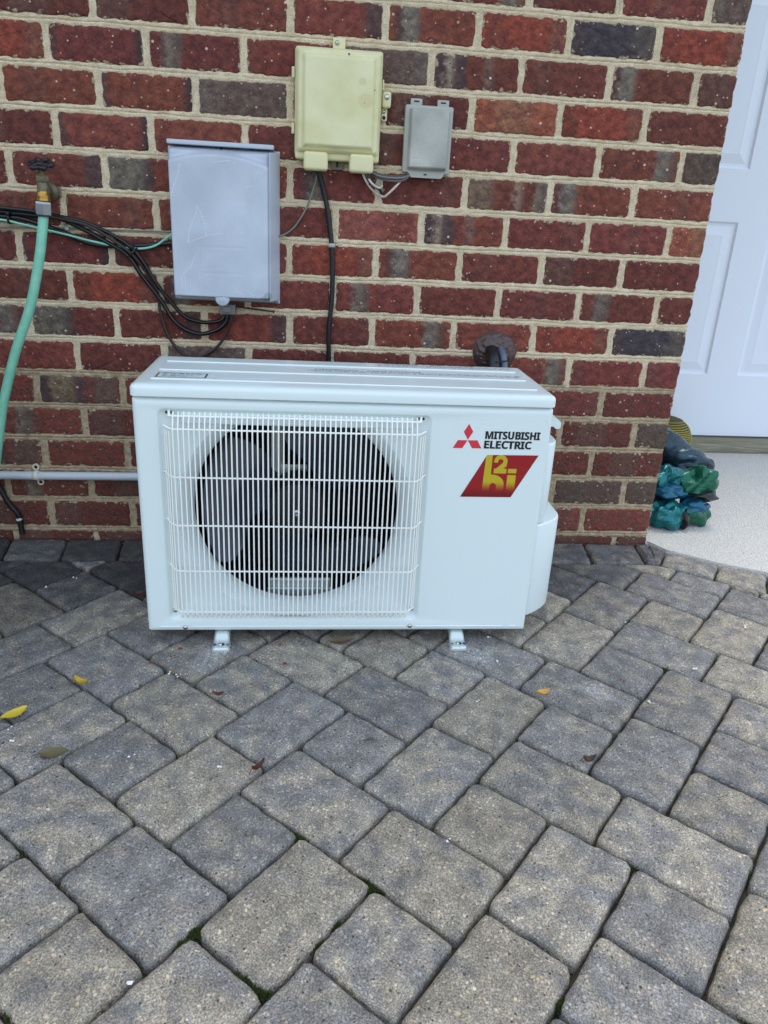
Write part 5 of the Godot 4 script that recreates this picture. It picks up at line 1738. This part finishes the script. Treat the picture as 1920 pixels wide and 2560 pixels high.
	part(c2, "strap", rbox_mesh(Vector3(-0.0075, -0.005, 0.0), Vector3(0.0085, 0.005, 0.0148), 0.003, 3), mat(rgb(172, 174, 172), 0.4, 0.4))
	part(c2, "nail", lathe_mesh([Vector2(0.0036, 0.0), Vector2(0.0036, 0.009), Vector2(0.0, 0.0105)], 12, along(Vector3(0, 0, 1), Vector3(0.0105, 0.001, 0))), M.steel)
	run("grey_wire", "thin grey wire curving from beige box down to the side of the large grey box", "wire", [V(0.2995, 0.955, 0.02), V(0.2989, 0.934, 0.01), V(0.2879, 0.8951, 0.006), V(0.274, 0.86, 0.0055), V(0.2506, 0.8226, 0.0055), V(0.232, 0.805, 0.006), V(0.2085, 0.794, 0.009)], 0.0022, mat(rgb(118, 122, 112), 0.5), "", 8)
	# conduit
	var co := thing("conduit", "grey plastic conduit pipe running level along the foot of the wall", "pipe", Vector3(-0.5, 0.18, 0.0155))
	var cm := mat(rgb(196, 202, 208), 0.45)
	part(co, "pipe", tube_mesh(PackedVector3Array([V(-0.6, -0.001, 0), V(-0.3, -0.0005, 0), V(0.0, -0.0012, 0), V(0.33, 0.0015, 0), V(0.7, 0.004, 0)]), 0.0108, 18), cm)
	var st := thing("pipe_strap", "pale two-hole strap clamping the grey conduit to the bricks", "strap", Vector3(-0.4165, 0.1798, 0.0))
	var ss := begin()
	lathe(ss, [Vector2(0.0109, -0.0075), Vector2(0.0128, -0.0075), Vector2(0.0128, 0.0075), Vector2(0.0109, 0.0075)], 24, along(Vector3(1, 0, 0), Vector3(0, 0, 0.0155)))
	part(st, "saddle", done(ss), mat(rgb(214, 212, 200), 0.45))
	for s in [1.0, -1.0]:
		var xx := -0.0015 if s > 0.0 else 0.0065
		var es := begin()
		lathe(es, [Vector2(0.0048, 0.0), Vector2(0.0085, 0.0), Vector2(0.0085, 0.006), Vector2(0.0048, 0.006), Vector2(0.0048, 0.0)], 20, along(Vector3(0, 0, 1), Vector3(xx, s * 0.0205, 0.003)), false)
		part(st, "ear", done(es), mat(rgb(214, 206, 186), 0.5))
		part(st, "screw_hole", prism_mesh(circle(Vector2(xx, s * 0.0205), 0.0047, 14), 0.003, 0.0065), M.dark)
	# loose end low on the left
	var le := run("ground_cable", "black cable end with white band reaching the pavers at lower left", "cable", [V(-0.56, 0.29, 0.006), V(-0.535, 0.2, 0.003), V(-0.517, 0.1428, 0.006), V(-0.4985, 0.0976, 0.0075), V(-0.4815, 0.0715, 0.0075), V(-0.4765, 0.0516, 0.008), V(-0.4738, 0.0113, 0.011)], 0.0072, M.black)
	part(le, "white_band", tube_mesh(PackedVector3Array([V(-0.4782, 0.0565, 0.0082) - V(-0.56, 0.29, 0.006), V(-0.4768, 0.0505, 0.0082) - V(-0.56, 0.29, 0.006)]), 0.0078, 12), mat(rgb(214, 216, 216), 0.5))

func line_set() -> void:
	var pu := thing("wall_sealant", "lump of brown sealing putty round the pipe hole in the bricks", "sealant", Vector3(0.766, 0.54, 0.0))
	var pm := mat(rgb(80, 62, 59), 0.36)
	var st := begin()
	sheet(st, 56, 26, func(u: float, v: float) -> Vector3:
		var a := u * TAU
		var r := 1.0 - v
		var R0 := 0.056 + 0.007 * noise.get_noise_2d(cos(a) * 9.0, sin(a) * 9.0)
		var x := cos(a) * r * R0 * 1.04
		var y := sin(a) * r * R0 * 0.95
		var h := 0.024 * (1.0 - pow(r, 3.0)) * (1.0 - 0.35 * pow(maxf(0.0, 1.0 - r * 2.2), 2.0))
		h += noise.get_noise_2d(x * 900.0 + y * 500.0, y * 1500.0) * 0.0042 * minf(1.0, (1.0 - r) * 4.0) + noise2.get_noise_2d(x * 1100.0, y * 1100.0) * 0.003 * minf(1.0, (1.0 - r) * 4.0)
		return Vector3(x, y, 0.0005 + maxf(h, 0.0)))
	part(pu, "putty", done(st), pm)
	run("insulated_pipe", "thick black insulated pipe leaving the wall hole behind the unit", "pipe", [V(0.752, 0.546, 0.0), V(0.752, 0.541, 0.03), V(0.753, 0.525, 0.056), V(0.754, 0.49, 0.07), V(0.758, 0.42, 0.08), V(0.79, 0.3, 0.12), V(0.83, 0.2, 0.2), V(0.825, 0.16, 0.275)], 0.0165, M.black)
	var gp := run("ribbed_conduit", "grey corrugated conduit beside the black pipe behind the unit", "conduit", [V(0.776, 0.548, 0.0), V(0.777, 0.545, 0.032), V(0.7785, 0.53, 0.056), V(0.782, 0.49, 0.069), V(0.788, 0.42, 0.078), V(0.81, 0.3, 0.14), V(0.82, 0.26, 0.27)], 0.0086, mat(rgb(92, 104, 122), 0.45), "", 14)
	for k in 9:
		var y := 0.539 - k * 0.006
		var rs := begin()
		var ax := Vector3(0.08, -0.85, 0.5)
		lathe(rs, [Vector2(0.0085, -0.0012), Vector2(0.0098, -0.001), Vector2(0.0098, 0.001), Vector2(0.0085, 0.0012)], 14, along(ax, V(0.7775 + k * 0.0006, y, 0.042 + k * 0.0036 - 0.0002 * k * k) - V(0.776, 0.548, 0.0)))
		part(gp, "ridge", done(rs), mat(rgb(92, 104, 122), 0.45))
	var tie := thing("pipe_tie", "black cable tie binding grey conduit to the black pipe", "cable tie", V(0.766, 0.524, 0.058))
	part(tie, "band", tube_mesh(smooth_path([V(-0.031, -0.001, -0.006), V(-0.022, 0.0, 0.011), V(-0.008, 0.001, 0.018), V(0.004, 0.002, 0.012), V(0.016, 0.004, 0.012), V(0.0225, 0.003, 0.003), V(0.021, 0.002, -0.006)], 5), 0.0016, 6), M.black)

# ------------------------------------------------------------------ porch clutter
# crushed foil-like lump: a polyhedron cut by random planes
func crush(c: Vector3, ext: Vector3, seed_: int, planes: int, flat_y: float) -> ArrayMesh:
	var r := RandomNumberGenerator.new()
	r.seed = seed_
	var cuts := []
	for k in planes:
		cuts.append([Vector3(r.randfn(), r.randfn(), r.randfn()).normalized(), r.randf_range(0.7, 1.02)])
	var folds := []
	for k in 5:
		folds.append([Vector3(r.randfn(), r.randfn(), r.randfn()).normalized(), r.randf_range(0.6, 1.7), r.randf(), r.randf_range(0.03, 0.085)])
	var st := begin()
	sheet(st, 44, 26, func(u: float, v: float) -> Vector3:
		var a := u * TAU
		var b := (v - 0.5) * PI
		var d := Vector3(cos(b) * sin(a), sin(b), cos(b) * cos(a))
		var q := 1.1
		for n in cuts:
			var k: float = n[0].dot(d)
			if k > 0.01:
				q = minf(q, n[1] / k)
		for f in folds:
			var w: float = f[0].dot(d) * f[1] + f[2]
			q += (absf(w - floorf(w) - 0.5) * 4.0 - 1.0) * f[3]
		var p := c + d * q * ext
		p.y = maxf(p.y, flat_y)
		return p, -1)
	return done(st)

func bag() -> void:
	var b := thing("crumpled_bag", "crumpled shiny teal plastic bag folded on the porch slab at the wall corner", "bag", V(1.40, 0.0035, -0.14))
	var teal := mat(rgb(18, 104, 108), 0.24, 0.4)
	var green := mat(rgb(20, 92, 70), 0.26, 0.4)
	var blue := mat(rgb(24, 88, 116), 0.24, 0.4)
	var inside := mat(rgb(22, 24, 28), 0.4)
	part(b, "fold", crush(V(-0.02, 0.043, 0.025), V(0.066, 0.05, 0.05), 3, 26, 0.0), teal)
	part(b, "fold", crush(V(0.082, 0.045, 0.0), V(0.052, 0.052, 0.046), 9, 26, 0.0), green)
	part(b, "fold", crush(V(0.072, 0.066, 0.018), V(0.048, 0.03, 0.036), 19, 22, 0.0), blue)
	part(b, "fold", crush(V(-0.01, 0.108, -0.005), V(0.06, 0.032, 0.05), 23, 24, 0.0), blue)
	part(b, "fold", crush(V(-0.02, 0.148, -0.02), V(0.06, 0.036, 0.05), 29, 24, 0.0), teal)
	part(b, "fold", crush(V(0.073, 0.143, -0.012), V(0.062, 0.05, 0.055), 37, 28, 0.0), green)
	for q in [[V(0.1, 0.1, 0.0), V(0.06, 0.02, 0.045), 41], [V(0.035, 0.03, 0.03), V(0.025, 0.032, 0.04), 43], [V(0.105, 0.035, -0.015), V(0.035, 0.036, 0.035), 47]]:
		part(b, "inner_side", crush(q[0], q[1], q[2], 20, 0.0), inside)
	# rolled end behind
	var rb := thing("rolled_bag", "dark blue rolled plastic bag leaning behind the crumpled teal bag", "bag", V(1.47, 0.0035, -0.27))
	var rs := begin()
	sheet(rs, 40, 40, func(u: float, v: float) -> Vector3:
		var a := u * TAU
		var c := V(-0.085, 0.24, -0.11).lerp(V(0.085, 0.105, 0.06), v)
		var ax := Vector3(0.62, -0.49, 0.61).normalized()
		var xx := ax.cross(Vector3.UP).normalized()
		var yy := xx.cross(ax)
		var fold := noise.get_noise_2d(v * 90.0 + cos(a) * 14.0, sin(a) * 20.0)
		var rr2 := 0.046 + 0.011 * sin(v * PI) + fold * (0.006 + 0.016 * smoothstep(0.45, 0.8, v))
		rr2 *= smoothstep(-0.02, 0.05, v) * smoothstep(1.03, 0.9, v)
		var p := c + (xx * cos(a) + yy * sin(a)) * rr2
		p.y = maxf(p.y, 0.0)
		return p)
	var rm := tri_mat(mottle(256, rgb(18, 28, 38), rgb(44, 76, 94), 0.02, 0.12, 0.4, 121), 5.0, 0.24)
	rm.metallic = 0.25
	part(rb, "roll", done(rs), rm)
	part(rb, "trailing_sheet", crush(V(-0.075, 0.06, 0.02), V(0.09, 0.062, 0.07), 53, 18, 0.0), mat(rgb(58, 58, 62), 0.3))
	# netted bundle by the threshold
	var nb := thing("netted_bundle", "rounded yellow and black netted bundle beside the wooden threshold", "bundle", V(1.703, 0.0035, -0.845))
	var prof := [Vector2(0.0, 0.0), Vector2(0.05, 0.0)]
	for k in 60:
		var y := 0.004 + k * 0.0027
		var t := y / 0.166
		var r := 0.1 * sqrt(maxf(0.0, 1.0 - pow((t - 0.45) / 0.58, 2.0)))
		prof.append(Vector2(maxf(r + 0.0016 * sin(k * PI / 2.5), 0.002), y))
	prof.append(Vector2(0.0, 0.1668))
	part(nb, "core", lathe_mesh(prof, 30), mat(rgb(74, 68, 30), 0.75))
	var ym := mat(rgb(150, 142, 52), 0.6)
	for k in 21:
		var y := 0.01 + k * 0.0072
		var t := y / 0.166
		var r := 0.1 * sqrt(maxf(0.0, 1.0 - pow((t - 0.45) / 0.58, 2.0))) + 0.0012
		var ns := begin()
		var pts := PackedVector3Array()
		for i in 41:
			var a := TAU * i / 40.0
			pts.append(V(sin(a) * r, y + sin(a * 3.0 + k) * 0.0012, cos(a) * r))
		tube(ns, pts, 0.0021, 6)
		part(nb, "net_strand", done(ns), ym)

# ------------------------------------------------------------------ litter
func leaf(label: String, at: Vector2, length: float, width: float, turn: float, c: Color, curl: float, lift := 0.0015) -> void:
	var l := thing("fallen_leaf", label, "leaf", V(at.x, 0.0012, at.y), "fallen leaves on the pavers")
	var st := begin()
	for face in 2:
		sheet(st, 10, 6, func(u: float, v: float) -> Vector3:
			var s := v if face == 0 else 1.0 - v
			var w := width * pow(sin(PI * clampf(u * 0.96 + 0.02, 0.0, 1.0)), 0.75) * (s - 0.5)
			var x := (u - 0.5) * length
			var y := lift + curl * (pow((u - 0.45) * 2.0, 2.0) * 0.006 + pow(absf(s - 0.5) * 2.0, 2.0) * 0.004) + (0.0005 if face == 0 else 0.0) + absf(noise.get_noise_2d(u * 60.0, s * 60.0 + length * 999.0)) * 0.0015
			return V(x, y, -w))
	var o := part(l, "blade", done(st), mat(c, 0.6))
	part(l, "stem", tube_mesh(PackedVector3Array([V(-length * 0.5, lift + curl * 0.004, 0), V(-length * 0.72, lift, 0.001)]), 0.0006, 5), mat(c.darkened(0.3), 0.7))
	l.rotation.y = turn

func litter() -> void:
	leaf("bright yellow oval leaf near the left edge of the paving", Vector2(-0.224, 0.786), 0.046, 0.024, 0.75, rgb(206, 182, 60), 0.6)
	leaf("small curled yellow leaf in the joint above the oval yellow one", Vector2(-0.135, 0.695), 0.032, 0.013, -0.5, rgb(196, 170, 42), 1.6)
	leaf("golden tan leaf on the pavers right of the unit's right foot", Vector2(0.75, 0.742), 0.026, 0.016, 0.1, rgb(206, 158, 76), 0.9)
	leaf("grey brown leaf below the bright yellow leaf at left", Vector2(-0.125, 0.893), 0.046, 0.026, 0.1, rgb(104, 96, 70), 0.6)
	leaf("small reddish brown leaf in a joint below the unit's left foot", Vector2(0.124, 0.734), 0.021, 0.01, -0.2, rgb(94, 48, 32), 0.7)
	leaf("folded dark red leaf wedged in a joint between large pavers", Vector2(0.212, 0.939), 0.026, 0.009, 0.7, rgb(92, 48, 34), 1.4)
	leaf("pale brown leaf half under the middle of the unit's front", Vector2(0.362, 0.548), 0.05, 0.02, 0.15, rgb(110, 92, 66), 0.6)
	leaf("dark curled leaf on the pavers at the right", Vector2(0.773, 0.938), 0.022, 0.014, -0.1, rgb(78, 66, 54), 1.3)
	leaf("brown leaf scrap at the left lower corner of the unit", Vector2(-0.102, 0.339), 0.03, 0.02, 0.0, rgb(86, 54, 36), 1.0)
	# crumbs of mortar and red seeds
	for kind in [["plaster_crumbs", rgb(224, 224, 220), "white plaster crumbs scattered over the pavers", [[-0.22, 0.82], [-0.205, 0.86], [0.02, 0.66], [0.035, 0.668], [-0.32, 0.3], [-0.27, 0.25], [0.15, 0.93], [0.62, 0.76], [0.95, 0.77], [1.03, 0.47], [1.31, 0.49], [0.69, 0.53], [0.0, 0.9], [0.5, 1.1], [0.68, 0.62], [1.1, 0.66], [-0.2, 1.16], [0.08, 1.3], [0.16, 1.35]]], ["red_seeds", rgb(120, 52, 34), "small reddish seeds scattered near the unit's front", [[0.02, 0.6], [0.03, 0.57], [0.235, 0.555], [0.25, 0.63], [0.46, 0.56], [0.44, 0.545], [0.93, 0.7], [-0.02, 0.62]]]]:
		var cs := begin()
		cs.set_smooth_group(-1)
		for p in kind[3]:
			for k in 2:
				var c := V(p[0] + rng.randf_range(-0.006, 0.006), 0.0012, p[1] + rng.randf_range(-0.006, 0.006))
				var s := rng.randf_range(0.0014, 0.0036)
				var a := rng.randf() * TAU
				var v := []
				for i in 4:
					v.append(c + V(cos(a + i * TAU / 4.0) * s * rng.randf_range(0.6, 1.5), 0.0, sin(a + i * TAU / 4.0) * s))
				var top := c + V(0, s * 1.1, 0)
				for i in 4:
					tri(cs, v[(i + 1) % 4], v[i], top)
		var o := part(self, kind[0], done(cs), mat(kind[1], 0.8))
		o.set_meta("kind", "stuff")
		o.set_meta("label", kind[2])
		o.set_meta("category", "debris")
